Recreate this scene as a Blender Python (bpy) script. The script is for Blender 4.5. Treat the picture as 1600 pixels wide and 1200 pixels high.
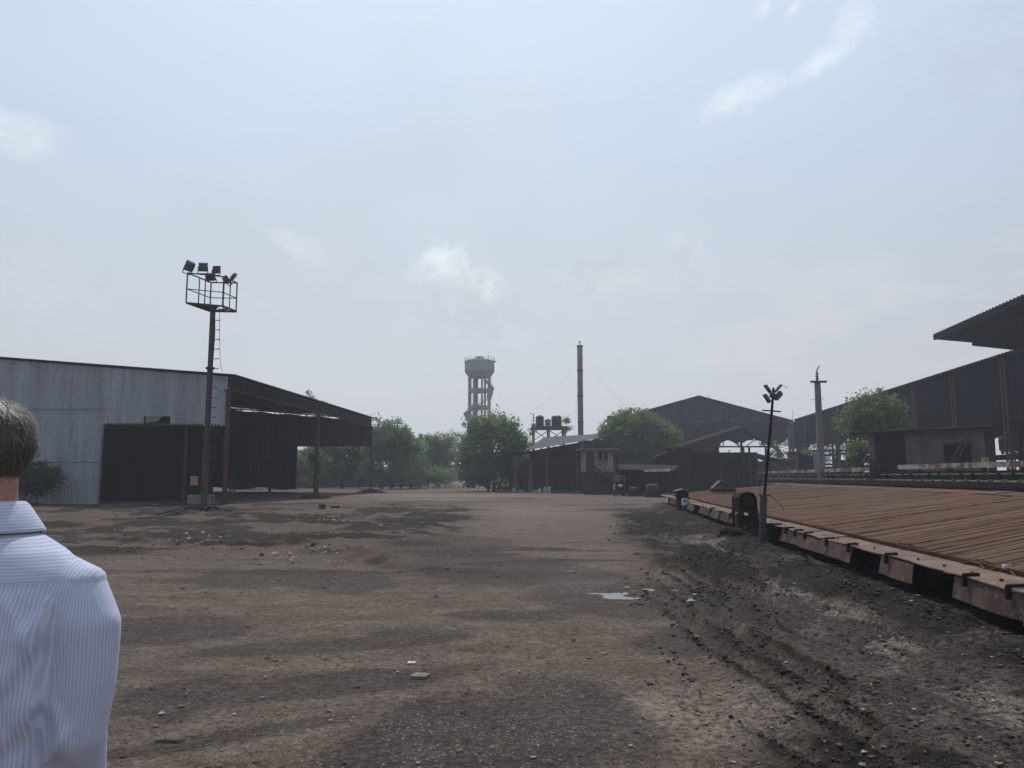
import bpy, math, random
import numpy as np
from mathutils import Vector, Quaternion, Matrix
random.seed(7); RNG = np.random.default_rng(11)
PI = math.pi; R = math.radians
for o in list(bpy.data.objects): bpy.data.objects.remove(o)
S = bpy.context.scene; COL = S.collection
# ------------------------------------------------------------------ camera
CAMH = 1.6; F = 1200.0; HOR = 743.0
PITCH = math.atan((HOR-600)/F)
cd = bpy.data.cameras.new('camera'); cam = bpy.data.objects.new('camera', cd); COL.objects.link(cam)
cam.location = (0,0,CAMH); cam.rotation_euler = (PI/2+PITCH,0,0)
cd.sensor_fit='HORIZONTAL'; cd.sensor_width=36; cd.lens=36*F/1600; cd.clip_start=.05; cd.clip_end=4000
S.camera = cam
FW=Vector((0,math.cos(PITCH),math.sin(PITCH))); UP=Vector((0,-math.sin(PITCH),math.cos(PITCH)))
def ray(px,py):
    return Vector((1,0,0))*((px-800)/F)+UP*(-(py-600)/F)+FW
def at(px,py,Y):
    d=ray(px,py); return Vector((0,0,CAMH))+d*(Y/d.y)
def gz(px,py,z=0.0):
    d=ray(px,py); return Vector((0,0,CAMH))+d*((z-CAMH)/d.z)
# ------------------------------------------------------------------ world, sun, exposure
S.view_settings.view_transform='Standard'; S.view_settings.look='None'
S.view_settings.exposure=0.0; S.view_settings.gamma=1.0
S.cycles.use_denoising=True; S.cycles.max_bounces=8; S.cycles.diffuse_bounces=3; S.cycles.glossy_bounces=2
S.cycles.transparent_max_bounces=8; S.cycles.volume_bounces=1; S.cycles.sample_clamp_indirect=4
S.cycles.caustics_reflective=False; S.cycles.caustics_refractive=False
SUN_EL, SUN_AZ = R(56), R(-6)
sv=Vector((math.sin(SUN_AZ)*math.cos(SUN_EL),math.cos(SUN_AZ)*math.cos(SUN_EL),math.sin(SUN_EL)))
sl=bpy.data.lights.new('sun','SUN'); sl.energy=3.0; sl.angle=R(0.9); sl.color=(1,.95,.87)
so=bpy.data.objects.new('sun',sl); COL.objects.link(so); so.location=(0,0,60)
so.rotation_euler=(-sv).to_track_quat('-Z','Y').to_euler()

class NT:
    def __init__(s,nt): s.nt=nt; s.n=nt.nodes; s.l=nt.links
    def new(s,t,**k):
        a=s.n.new(t)
        for kk,v in k.items(): setattr(a,kk,v)
        return a
    def put(s,sock,v):
        if isinstance(v,bpy.types.NodeSocket): s.l.new(v,sock)
        elif isinstance(v,(tuple,list,Vector)):
            v=tuple(v)
            if len(v)==3 and len(sock.default_value)==4: v=v+(1,)
            sock.default_value=v
        else: sock.default_value=v
    def math(s,op,a,b=0.0,c=None,clamp=False):
        m=s.new('ShaderNodeMath',operation=op); m.use_clamp=clamp
        s.put(m.inputs[0],a); s.put(m.inputs[1],b)
        if c is not None: s.put(m.inputs[2],c)
        return m.outputs[0]
    def vm(s,op,a,b=None):
        m=s.new('ShaderNodeVectorMath',operation=op); s.put(m.inputs[0],a)
        if b is not None: s.put(m.inputs[1],b)
        return m.outputs['Value'] if op in('DOT_PRODUCT','LENGTH','DISTANCE') else m.outputs[0]
    def mix(s,f,a,b,mode='MIX'):
        m=s.new('ShaderNodeMix',data_type='RGBA',blend_type=mode); m.clamp_factor=True
        s.put(m.inputs[0],f); s.put(m.inputs[6],a); s.put(m.inputs[7],b); return m.outputs[2]
    def noise(s,vec,scale,detail=4,rough=.55,out=0,dist=0):
        m=s.new('ShaderNodeTexNoise'); s.put(m.inputs['Vector'],vec)
        m.inputs['Scale'].default_value=scale; m.inputs['Detail'].default_value=detail
        m.inputs['Roughness'].default_value=rough; m.inputs['Distortion'].default_value=dist
        return m.outputs[out]
    def ss(s,v,a,b,x=0.0,y=1.0):
        m=s.new('ShaderNodeMapRange',interpolation_type='SMOOTHSTEP'); s.put(m.inputs[0],v)
        m.inputs[1].default_value=a; m.inputs[2].default_value=b; m.inputs[3].default_value=x; m.inputs[4].default_value=y
        return m.outputs[0]
    def scale(s,vec,sc):
        m=s.new('ShaderNodeMapping'); s.put(m.inputs[0],vec); m.inputs['Scale'].default_value=sc; return m.outputs[0]

W=bpy.data.worlds.new('World'); S.world=W; W.use_nodes=True
w=NT(W.node_tree); w.n.clear()
wo=w.new('ShaderNodeOutputWorld'); bg=w.new('ShaderNodeBackground'); w.l.new(bg.outputs[0],wo.inputs[0])
bg.inputs[1].default_value=0.1
sky=w.new('ShaderNodeTexSky',sky_type='NISHITA'); sky.sun_disc=False; sky.sun_elevation=SUN_EL; sky.sun_rotation=SUN_AZ
sky.dust_density=4; sky.air_density=1.2
tc=w.new('ShaderNodeTexCoord'); D=w.vm('NORMALIZE',tc.outputs['Generated'])
sx=w.new('ShaderNodeSeparateXYZ'); w.l.new(D,sx.inputs[0]); dz=sx.outputs[2]
ramp=w.new('ShaderNodeValToRGB'); w.l.new(dz,ramp.inputs[0]); cr=ramp.color_ramp
def C10(r,g,b): return (r,g,b,1)
stops=[(0.0,C10(.60,.59,.58)),(.10,C10(.585,.58,.585)),(.22,C10(.515,.535,.605)),(.38,C10(.455,.53,.675)),(.6,C10(.47,.60,.80)),(1.0,C10(.44,.58,.80))]
cr.elements[0].position=stops[0][0]; cr.elements[0].color=stops[0][1]
cr.elements[1].position=1.0; cr.elements[1].color=stops[-1][1]
for p,c in stops[1:-1]:
    e=cr.elements.new(p); e.color=c
sund=w.vm('DOT_PRODUCT',D,sv)
glow=w.ss(sund,.42,1.0,0,.50)
hz=w.mix(glow,ramp.outputs[0],(.78,.98,1.08))
hz=w.vm('MULTIPLY',hz,(10.2,10.2,10.2))
base=w.mix(.10,hz,sky.outputs[0])
# broad faint patches of haze in the air
pn=w.noise(w.scale(D,(1,1,1.6)),2.2,3,.5)
base=w.mix(w.ss(pn,.42,.72,0,.35),base,(5.8,5.85,6.35))
cn1=w.noise(D,26,9,.66); cn2=w.noise(D,9,6,.6)
edge=w.math('ADD',w.math('MULTIPLY',w.math('SUBTRACT',cn1,.5),3.2),w.math('MULTIPLY',w.math('SUBTRACT',cn2,.5),1.3))
wisp=w.noise(w.scale(D,(1,1,1.7)),14,8,.7)
bank=w.noise(w.scale(D,(1,1,2.6)),5.2,8,.6); bm=w.math('MULTIPLY',w.ss(dz,.02,.16),w.ss(dz,.36,.20))
base=w.mix(w.math('MULTIPLY',w.ss(bank,.44,.62),w.math('MULTIPLY',bm,.55)),base,(6.7,6.85,7.15))
up2=w.noise(w.scale(D,(1.6,1,1)),3.4,7,.6)
base=w.mix(w.math('MULTIPLY',w.ss(up2,.50,.70),w.math('MULTIPLY',w.ss(dz,.3,.5),.28)),base,(7.3,7.5,8.1))
def cloud(px,py,rx,ry,rot,col,op,soft=.45,base_=None):
    rx*=.9; ry*=.9
    d=ray(px,py).normalized(); r=d.cross(Vector((0,0,1))).normalized(); u=r.cross(d)
    c,s_=math.cos(R(rot)),math.sin(R(rot)); r2=r*c+u*s_; u2=u*c-r*s_
    a=w.math('MULTIPLY',w.math('SUBTRACT',w.vm('DOT_PRODUCT',D,r2),d.dot(r2)),1200/rx)
    b=w.math('MULTIPLY',w.math('SUBTRACT',w.vm('DOT_PRODUCT',D,u2),d.dot(u2)),1200/ry)
    q=w.math('SQRT',w.math('ADD',w.math('MULTIPLY',a,a),w.math('MULTIPLY',b,b)))
    q=w.math('ADD',q,edge)
    col=w.mix(w.ss(cn1,.42,.58),tuple(k*q_ for k,q_ in zip(col,(.86,.90,.93))),tuple(k*q_ for k,q_ in zip(col,(1.01,1.05,1.07))))
    f=w.math('MULTIPLY',w.math('MULTIPLY',w.ss(q,1.0+soft*.5,1.0-soft*1.1,0,op),w.ss(wisp,.28,.58,.42,1)),w.ss(w.vm('DOT_PRODUCT',D,d),.5,.6,0,1))
    return w.mix(f,base_,col)
for c in [(1155,150,68,26,14,(9.2,9.4,10.0),.8,.6),(1283,97,48,22,24,(9.0,9.3,10.0),.7,.6),(1335,28,34,26,40,(8.9,9.3,10.0),.7,.6),
          (1195,10,16,10,50,(9,9.3,10),.7,.8),(1240,12,18,8,40,(9,9.3,10),.6,.8),
          (22,208,46,26,-10,(8.6,8.8,9.4),.8,.7),(465,385,48,20,-25,(7.9,8.1,8.5),.65,.5),
          (690,412,52,36,0,(8.6,8.8,9.1),.85,.35),(655,430,26,16,0,(8.2,8.4,8.8),.7,.3),(748,446,46,32,0,(8.3,8.5,8.8),.75,.4),
          (728,490,80,60,-30,(6.9,7.0,7.3),.5,.6),(800,530,100,46,-25,(6.6,6.7,7.0),.5,.8),(900,430,130,34,-5,(7.0,7.05,7.3),.4,.9),
          (1070,385,50,42,0,(7.2,7.3,7.6),.5,.6),(1010,440,160,45,0,(6.9,6.95,7.2),.45,.9),(60,450,120,80,-30,(6.9,7.0,7.3),.45,.9),(340,420,40,24,-20,(6.5,6.7,7.1),.4,.8),(1560,90,120,70,0,(6.1,6.2,6.9),.3,.9)]:
    base=cloud(*c,base_=base)
w.l.new(base,bg.inputs[0])

# ------------------------------------------------------------------ helpers
def tag(o,label=None,cat=None,group=None,kind=None):
    if label: o['label']=label
    if cat: o['category']=cat
    if group: o['group']=group
    if kind: o['kind']=kind
    return o
def empty(name,loc,label,cat,group=None):
    o=bpy.data.objects.new(name,None); COL.objects.link(o); o.location=loc; o.empty_display_size=.3
    return tag(o,label,cat,group)
def wloc(o):
    v=Vector((0,0,0))
    while o is not None: v=v+Vector(o.location); o=o.parent
    return v
def mesh_obj(name,V,Fc,mat,parent=None,origin=None,smooth=False):
    me=bpy.data.meshes.new(name)
    base_=wloc(parent) if parent else (Vector(origin) if origin else Vector((0,0,0)))
    V=np.asarray(V,dtype=float)-np.array(base_)[None,:]
    me.from_pydata(V.tolist(),[],Fc if isinstance(Fc,list) else Fc.tolist())
    me.materials.append(mat)
    if smooth: me.polygons.foreach_set('use_smooth',[True]*len(me.polygons))
    me.update()
    o=bpy.data.objects.new(name,me); COL.objects.link(o)
    if parent: o.parent=parent
    elif origin: o.location=origin
    return o
class MB:
    def __init__(s): s.v=[]; s.f=[]
    def add(s,V,Fc):
        n=len(s.v); s.v+= [tuple(p) for p in V]; s.f+=[[i+n for i in q] for q in Fc]; return s
    def box(s,x0,x1,y0,y1,z0,z1,rot=0,c=None):
        V=[Vector((x,y,z)) for z in(z0,z1) for x,y in((x0,y0),(x1,y0),(x1,y1),(x0,y1))]
        if rot:
            c=Vector(c) if c else Vector(((x0+x1)/2,(y0+y1)/2,0)); c.z=0
            M=Matrix.Rotation(rot,3,'Z'); V=[M@(p-c)+c for p in V]
        return s.add(V,[[3,2,1,0],[4,5,6,7],[0,1,5,4],[1,2,6,5],[2,3,7,6],[3,0,4,7]])
    def hexa(s,P): # 8 points bottom4 top4
        return s.add(P,[[3,2,1,0],[4,5,6,7],[0,1,5,4],[1,2,6,5],[2,3,7,6],[3,0,4,7]])
    def beam(s,a,b,w_,h_=None,up=(0,0,1)):
        a=Vector(a);b=Vector(b);h_=h_ or w_; d=(b-a).normalized(); u=Vector(up)
        if abs(d.dot(u))>.98: u=Vector((0,1,0))
        r=d.cross(u).normalized()*w_/2; t=r.cross(d).normalized()*h_/2
        return s.hexa([a-r-t,a+r-t,a+r+t,a-r+t,b-r-t,b+r-t,b+r+t,b-r+t])
    def tube(s,pts,rad,n=10,cap=True):
        pts=[Vector(p) for p in pts]; rad=rad if isinstance(rad,(list,tuple)) else [rad]*len(pts)
        ring=[]; V=[]; Fc=[]
        pr=None
        for i,p in enumerate(pts):
            d=(pts[min(i+1,len(pts)-1)]-pts[max(i-1,0)]).normalized()
            if pr is None:
                r=d.orthogonal().normalized()
            else:
                r=(pr-d*pr.dot(d)).normalized()
            pr=r; u=d.cross(r)
            for k in range(n):
                a=2*PI*k/n; V.append(p+(r*math.cos(a)+u*math.sin(a))*rad[i])
        for i in range(len(pts)-1):
            for k in range(n):
                a=i*n+k;b=i*n+(k+1)%n; Fc.append([a,b,b+n,a+n])
        if cap: Fc.append(list(range(n))[::-1]); Fc.append([(len(pts)-1)*n+k for k in range(n)])
        return s.add(V,Fc)
    def lathe(s,c,prof,n=32):
        c=Vector(c); V=[];Fc=[]
        for r,z in prof:
            for k in range(n):
                a=2*PI*k/n; V.append((c.x+r*math.cos(a),c.y+r*math.sin(a),c.z+z))
        for i in range(len(prof)-1):
            for k in range(n):
                a=i*n+k;b=i*n+(k+1)%n; Fc.append([a,b,b+n,a+n])
        Fc.append(list(range(n))[::-1]); Fc.append([(len(prof)-1)*n+k for k in range(n)])
        return s.add(V,Fc)
    def corr(s,P0,P1,fn,pitch=.2,amp=.02,sub=4):
        P0=Vector(P0);P1=Vector(P1); L=(P1-P0).length; d=(P1-P0)/L; nr=Vector((d.y,-d.x,0))
        n=max(2,int(L/pitch*sub)); 
        for i in range(n):
            u0=L*i/n;u1=L*(i+1)/n
            o0=amp*math.sin(u0/pitch*2*PI); o1=amp*math.sin(u1/pitch*2*PI)
            a=P0+d*u0+nr*o0; b=P0+d*u1+nr*o1
            for z0,z1 in fn((u0+u1)/2):
                s.add([(a.x,a.y,z0),(b.x,b.y,z0),(b.x,b.y,z1),(a.x,a.y,z1)],[[0,1,2,3]])
        return s
    def croof(s,A,B,C,Dd,pitch=.25,amp=.03,sub=4,th=.015):
        A,B,C,Dd=map(Vector,(A,B,C,Dd)); L=(B-A).length; n=max(2,int(L/pitch*sub))
        V=[];Fc=[]
        for i in range(n+1):
            t=i/n; o=Vector((0,0,amp*math.sin(t*L/pitch*2*PI)))
            a=A.lerp(B,t)+o; d=Dd.lerp(C,t)+o
            V+=[a,d,a-Vector((0,0,th)),d-Vector((0,0,th))]
            if i: 
                k=4*i; j=k-4
                Fc+=[[j,k,k+1,j+1],[j+2,j+3,k+3,k+2],[j,j+2,k+2,k],[j+1,k+1,k+3,j+3]]
        return s.add(V,Fc)
    def build(s,name,mat,parent=None,origin=None,smooth=False):
        return mesh_obj(name,[tuple(p) for p in s.v],s.f,mat,parent,origin,smooth)

# ------------------------------------------------------------------ materials
def pmat(name,c1,c2=None,rough=.85,scale=(1,1,1),ns=1.5,bump=.3,bscale=12,c3=None,metal=0,lo=.35,hi=.65,bdist=.02,spec=.08):
    m=bpy.data.materials.new(name); m.use_nodes=True; t=NT(m.node_tree); t.n.clear()
    o=t.new('ShaderNodeOutputMaterial'); p=t.new('ShaderNodeBsdfPrincipled'); t.l.new(p.outputs[0],o.inputs[0])
    tc=t.new('ShaderNodeTexCoord').outputs['Object']; v=t.scale(tc,scale)
    col=c1
    if c2 is not None:
        col=t.mix(t.ss(t.noise(v,ns,6,.62),lo,hi),c1,c2)
    if c3 is not None:
        col=t.mix(t.ss(t.noise(v,ns*3.1,5,.6),.52,.68,0,.85),col,c3)
    fine=t.noise(tc,bscale*2.3,4,.6)
    col=t.mix(t.ss(fine,.3,.7,0,.35),col,(0.02,.018,.016),'MULTIPLY') if c2 is not None else col
    t.put(p.inputs['Base Color'],col); p.inputs['Roughness'].default_value=rough; p.inputs['Metallic'].default_value=metal
    p.inputs['Specular IOR Level'].default_value=spec
    if bump:
        b=t.new('ShaderNodeBump'); b.inputs['Strength'].default_value=bump; b.inputs['Distance'].default_value=bdist
        t.l.new(t.noise(tc,bscale,5,.65),b.inputs['Height']); t.l.new(b.outputs[0],p.inputs['Normal'])
    return m
M={}
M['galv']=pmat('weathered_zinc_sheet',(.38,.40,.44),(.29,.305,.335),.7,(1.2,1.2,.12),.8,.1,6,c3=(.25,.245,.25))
M['galvroof']=pmat('grey_roof_sheet',(.24,.26,.28),(.14,.15,.16),.75,(.6,.6,.6),.6,.1,6)
M['midroof']=pmat('dull_roof_sheet',(.12,.125,.135),(.07,.075,.08),.8,(1,1,1),.9,.1,6)
M['darksheet']=pmat('sooty_shade_sheet',(.014,.016,.022),(.008,.009,.014),.8,(1,1,.15),.9,.15,5)  # sooty sheet, colour darkened further for the shade inside the sheds
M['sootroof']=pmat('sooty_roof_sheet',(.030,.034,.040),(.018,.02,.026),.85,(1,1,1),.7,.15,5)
M['rustsheet']=pmat('rust_brown_sheet',(.028,.018,.016),(.014,.011,.012),.85,(1,1,.2),.9,.2,6)
M['steel']=pmat('dark_steel',(.055,.06,.07),(.085,.06,.045),.7,(1,1,1),3,.2,20)
M['caststeel']=pmat('greasy_black_steel',(.014,.0125,.012),(.03,.02,.016),.75,(1,1,1),6,.4,30)
M['rust']=pmat('rusty_steel',(.10,.055,.038),(.055,.034,.028),.85,(1,1,1),5,.4,30)
M['rustlight']=pmat('dusty_rusted_plate',(.215,.155,.125),(.14,.09,.07),.85,(1,1,1),2.5,.3,18,c3=(.24,.18,.145))
M['rustskirt']=pmat('brown_oxide_plate',(.120,.080,.068),(.078,.052,.044),.85,(1,1,1),3,.3,14,c3=(.17,.13,.10))
M['redplate']=pmat('red_oxide_plate',(.17,.075,.055),(.11,.06,.05),.85,(1,1,1),2,.3,14)
M['paintbeam']=pmat('chipped_grey_paint',(.36,.38,.39),(.19,.115,.068),.7,(1,1,1),.9,.15,9,c3=(.15,.085,.05),lo=.47,hi=.56)
M['pipe']=pmat('dusty_pipe',(.17,.145,.125),(.08,.065,.058),.7,(1,1,1),3,.2,20)
M['concrete']=pmat('weathered_concrete',(.23,.225,.215),(.16,.155,.15),.9,(1,1,.4),1.5,.4,8)
M['towerc']=pmat('tower_concrete',(.32,.31,.305),(.22,.215,.21),.9,(1,1,.15),.5,.2,3)
M['lime']=pmat('limewashed_plaster',(.33,.315,.29),(.20,.19,.18),.9,(1,1,.6),1.2,.3,6)
M['darkplaster']=pmat('sooty_plaster',(.065,.055,.052),(.04,.036,.036),.9,(1,1,.6),1.2,.3,6)
M['bark']=pmat('bark',(.075,.06,.045),(.045,.037,.03),.95,(1,1,.3),4,.6,15)
M['black']=pmat('black_plastic',(.014,.015,.018),None,.65,bump=0)
M['white']=pmat('white_paint',(.62,.62,.60),(.45,.44,.42),.7,(1,1,1),3,.1,10)
M['lampcase']=pmat('grey_lamp_casing',(.12,.135,.15),(.08,.09,.10),.55,(1,1,1),4,.1,20)
M['orange']=pmat('faded_orange_plastic',(.45,.28,.17),(.36,.2,.11),.6,(1,1,1),6,.1,20)
M['yellow']=pmat('yellow_paint',(.42,.34,.06),(.3,.22,.05),.7,(1,1,1),4,.1,10)
M['blue']=pmat('pale_blue_tarp',(.22,.34,.46),(.16,.26,.38),.7,(1,1,1),2,.3,6)
M['wood']=pmat('grey_wood',(.16,.125,.095),(.09,.07,.055),.9,(.3,1,1),4,.3,20)
M['stone']=pmat('dusty_stone',(.26,.235,.215),(.18,.165,.15),.95,(1,1,1),9,.6,60)
M['dirtpile']=pmat('dark_earth',(.045,.038,.034),(.028,.024,.022),.95,(1,1,1),4,.8,20,bdist=.05)
M['boundary']=pmat('mossy_boundary_wall',(.085,.08,.078),(.05,.052,.055),.95,(1,1,.3),.6,.3,4)
# brick
def crumbmat(name,a,b):
    m=bpy.data.materials.new(name); m.use_nodes=True; t=NT(m.node_tree); p=t.n['Principled BSDF']; g=t.new('ShaderNodeNewGeometry')
    tc=t.new('ShaderNodeTexCoord').outputs['Object']
    c=t.mix(g.outputs['Random Per Island'],a,b); c=t.mix(t.ss(t.noise(tc,40,3,.6),.35,.65,0,.5),c,a)
    t.put(p.inputs['Base Color'],c); p.inputs['Roughness'].default_value=.95; p.inputs['Specular IOR Level'].default_value=.1; return m
M['clod']=crumbmat('churned_clods',(.022,.018,.0155),(.095,.077,.066)); M['pebble']=crumbmat('mixed_pebbles',(.035,.028,.024),(.20,.17,.15))
def brickmat(name,a,b,mo,sc=1.0):
    m=bpy.data.materials.new(name); m.use_nodes=True; t=NT(m.node_tree); p=t.n['Principled BSDF']
    tc=t.new('ShaderNodeTexCoord').outputs['Object']
    sp=t.new('ShaderNodeSeparateXYZ'); t.l.new(tc,sp.inputs[0])
    cb=t.new('ShaderNodeCombineXYZ'); t.put(cb.inputs[0],t.math('ADD',sp.outputs[0],sp.outputs[1])); t.put(cb.inputs[1],sp.outputs[2])
    br=t.new('ShaderNodeTexBrick'); t.l.new(cb.outputs[0],br.inputs[0])
    br.inputs['Color1'].default_value=a+(1,); br.inputs['Color2'].default_value=b+(1,); br.inputs['Mortar'].default_value=mo+(1,)
    br.inputs['Scale'].default_value=sc; br.inputs['Brick Width'].default_value=.42; br.inputs['Row Height'].default_value=.2; br.inputs['Mortar Size'].default_value=.018
    n=t.noise(tc,1.2,5,.6); col=t.mix(t.ss(n,.35,.7,0,.7),br.outputs[0],(.035,.03,.028))
    t.put(p.inputs['Base Color'],col); p.inputs['Roughness'].default_value=.95
    bm=t.new('ShaderNodeBump'); bm.inputs['Strength'].default_value=.6; bm.inputs['Distance'].default_value=.03; t.l.new(t.math('SUBTRACT',n,br.outputs['Fac']),bm.inputs['Height']); t.l.new(bm.outputs[0],p.inputs['Normal'])
    return m
M['block']=brickmat('soot_stained_block',(.14,.115,.095),(.10,.082,.07),(.055,.048,.044))
M['brick']=brickmat('brown_brick',(.20,.12,.075),(.15,.09,.06),(.10,.08,.065),1.4)
def leafmat(name,a,b,tr=.35):
    m=bpy.data.materials.new(name); m.use_nodes=True; t=NT(m.node_tree); t.n.clear()
    o=t.new('ShaderNodeOutputMaterial'); g=t.new('ShaderNodeNewGeometry')
    tc=t.new('ShaderNodeTexCoord').outputs['Object']
    n=t.noise(tc,.7,3,.5)
    f=t.math('ADD',t.math('MULTIPLY',g.outputs['Random Per Island'],.6),t.math('MULTIPLY',t.math('SUBTRACT',n,.3),.9),clamp=True)
    col=t.mix(f,a,b)
    d=t.new('ShaderNodeBsdfPrincipled'); t.put(d.inputs['Base Color'],col); d.inputs['Roughness'].default_value=.55; d.inputs['Specular IOR Level'].default_value=.3
    tr_=t.new('ShaderNodeBsdfTranslucent'); t.put(tr_.inputs[0],t.mix(.5,col,(.16,.2,.04)))
    mx=t.new('ShaderNodeMixShader'); mx.inputs[0].default_value=tr; t.l.new(d.outputs[0],mx.inputs[1]); t.l.new(tr_.outputs[0],mx.inputs[2]); t.l.new(mx.outputs[0],o.inputs[0])
    return m
M['leafA']=leafmat('dusty_green_leaf',(.075,.125,.07),(.22,.29,.16),.5)
M['leafB']=leafmat('feathery_pale_leaf',(.085,.125,.055),(.19,.24,.11),.5)
M['leafC']=leafmat('deep_green_leaf',(.075,.115,.05),(.20,.26,.11),.48)
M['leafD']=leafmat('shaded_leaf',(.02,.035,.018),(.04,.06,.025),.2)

# ------------------------------------------------------------------ terrain height
def _h(ix,iy,s):
    n=(ix.astype(np.int64)*374761393+iy.astype(np.int64)*668265263+s*982451653)&0x7fffffff
    n=((n^(n>>13))*1274126177)&0x7fffffff
    return ((n^(n>>16))&0xffff)/65535.0
def vn(x,y,s=0):
    x=np.asarray(x,float);y=np.asarray(y,float)
    ix=np.floor(x);iy=np.floor(y);fx=x-ix;fy=y-iy; fx=fx*fx*(3-2*fx);fy=fy*fy*(3-2*fy)
    a=_h(ix,iy,s);b=_h(ix+1,iy,s);c=_h(ix,iy+1,s);d=_h(ix+1,iy+1,s)
    return (a*(1-fx)+b*fx)*(1-fy)+(c*(1-fx)+d*fx)*fy
def fb(x,y,o=4,s=0,g=.5):
    r=0;a=1;t=0
    for k in range(o):
        r=r+a*vn(x*2**k+17.3*k,y*2**k-9.1*k,s+k); t+=a; a*=g
    return r/t
def sst(v,a,b):
    t=np.clip((v-a)/(b-a),0,1); return t*t*(3-2*t)
def edgeX(y): return 4.44+.097*y
PUD=gz(1008,926); PX,PY=PUD.x,PUD.y
def mudmask(x,y):
    u=x-.097*y
    wob=(fb(x*.35,y*.35,3,5)-.5)*2.4
    m=sst(u+wob,.2,1.8)*sst(y,2.0,4.5)*(1-sst(y+wob*3,30,46))
    return m*(1-sst(u,5.0,6.5))
def roughL(x,y):
    wob=(fb(x*.2,y*.2,3,15)-.5)*8
    return sst(y+wob,11,17)*(1-sst(y+wob,38,50))*(1-sst(x-wob*.3,-3.0,.5))
def ruts(x,y):
    warp=(fb(x*.4,y*.22,3,8)-.5)*1.5
    k=1-sst(y,8,15)
    v=x+(.20*k-.06*(1-k))*(y-8)+warp*.55
    rr=np.abs(vn(v*1.7,y*.12,21)*2-1); rr2=np.abs(vn(v*3.9+y*.1,y*.3,23)*2-1)
    return (1-rr)**3,(1-rr2)**3,sst(fb(x*.7,y*.35,3,9),.36,.62)*1.3
def tracks(x,y):
    g=0;r=0
    for k,(o_,s_) in enumerate(((-.30,9),(.10,14),(.42,16),(.95,18),(1.5,22),(2.05,24))):
        c=1.88+o_+.035*np.maximum(0,7.5-y)**1.5*(1+.3*k)+(fb(y*.35,y*0+k*3.3,2,90+k)-.5)*.35+.02*np.maximum(0,y-9)*(k-1)
        d=x-c; m=sst(y,3.6,4.6)*(1-sst(y,s_-5,s_))*sst(fb(y*.55,x*0+k*2.7,3,95+k),.30,.62)*1.1; b=fb(x*5,y*2.2,3,97)
        g=g+np.exp(-(d/.085)**2)*m; r=np.maximum(r,(np.exp(-((d-.17)/.06)**2)+np.exp(-((d+.17)/.06)**2))*m*(.3+1.3*b))
    return np.clip(g,0,1.2),np.clip(r,0,1.5)
def gh(x,y):
    x=np.asarray(x,float);y=np.asarray(y,float)
    u=x-.097*y
    h=(fb(x*.13,y*.13,3,1)-.5)*.22*sst(np.hypot(x,y),3,14)*(1-sst(np.hypot(x,y),60,90)*.6)
    h=h+(fb(x*.9,y*.9,4,2)-.5)*.045
    near=1-sst(y,45,70)
    m=mudmask(x,y)
    ridge,ridge2,patchy=ruts(x,y)
    cl=fb(x*3.1,y*3.1,4,31,.6)
    rough=(fb(x*6.5,y*6.5,3,35,.7)-.5)+.5*(1-np.abs(fb(x*4.5,y*4.5,2,36)*2-1))**2
    h=h+m*near*((ridge*.10+ridge2*.055)*patchy-.03+(cl-.5)*.11*(.3+sst(fb(x*.55,y*.55,3,41),.42,.62))+rough*.085*(.35+ridge*patchy+.5*sst(cl,.5,.7)))
    tg,tr_=tracks(x,y); h=h-tg*.06+tr_*(.042+.08*(fb(x*8,y*8,3,98,.6)-.35))
    # spoil bank along the cooling bed
    bank=np.exp(-((u-3.72-.25*(vn(x*.6,y*.6,50)-.5))/.42)**2)*(.04+.15*fb(x*.7,y*.7,3,51))+np.exp(-((u-3.7)/.35)**2)*(fb(x*4,y*4,4,52,.65)-.5)*.24
    h=h+bank*(1-sst(y,38,48))
    under=sst(u,4.15,4.6)*(1-sst(u,15,17))*(1-sst(y,58,66))
    h=h*(1-under)-.04*under
    # furrowed, littered ground on the left
    rl=roughL(x,y)
    fw=(y+.18*x+(fb(x*.16,y*.16,3,61)-.5)*7)
    fur=(1-np.abs(vn(fw*.9,x*.05,62)*2-1))**2
    h=h+rl*(fur*.17-.05+(fb(x*1.6,y*1.6,4,63,.6)-.5)*.20+(fb(x*5,y*5,3,64,.6)-.5)*.08)
    # puddle hollow
    q=((x-PX)/.95)**2+((y-PY)/.55)**2
    pm=np.exp(-q*q*.7); h=h*(1-pm)+pm*(-.03+(fb(x*2.2,y*5,3,71)-.5)*.09)
    return h*sst(np.hypot(x+1.05,y-1.58),.2,1.2)
def g1(x,y): return float(gh(np.array([x]),np.array([y]))[0])
def gp(px,py): 
    p=gz(px,py); return Vector((p.x,p.y,g1(p.x,p.y)))

# ground sheet
ys=[-14.0]
while ys[-1]<900:
    y=ys[-1]; ys.append(y+ (1.0 if y<0 else .35 if y<2.4 else max(.045,.0105*y) if y<60 else .05*y-2.3))
ys=np.array(ys)
xs=[0.0]
while xs[-1]<900:
    x=xs[-1]; xs.append(x+(.055 if x<5 else .055*(1+(x-5)*.16) if x<40 else .1*x-3.6))
xs=np.array(xs); xs=np.concatenate([-xs[:0:-1],xs])
GX,GY=np.meshgrid(xs,ys); GH=gh(GX,GY)
nx,ny=len(xs),len(ys)
V=np.stack([GX.ravel(),GY.ravel(),GH.ravel()],1)
ii=(np.arange(ny-1)[:,None]*nx+np.arange(nx-1)[None,:]).ravel()
FA=np.stack([ii,ii+1,ii+nx+1,ii+nx],1)
gm=bpy.data.meshes.new('ground'); gm.vertices.add(len(V)); gm.vertices.foreach_set('co',V.ravel())
gm.loops.add(FA.size); gm.loops.foreach_set('vertex_index',FA.ravel()); gm.polygons.add(len(FA))
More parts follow.
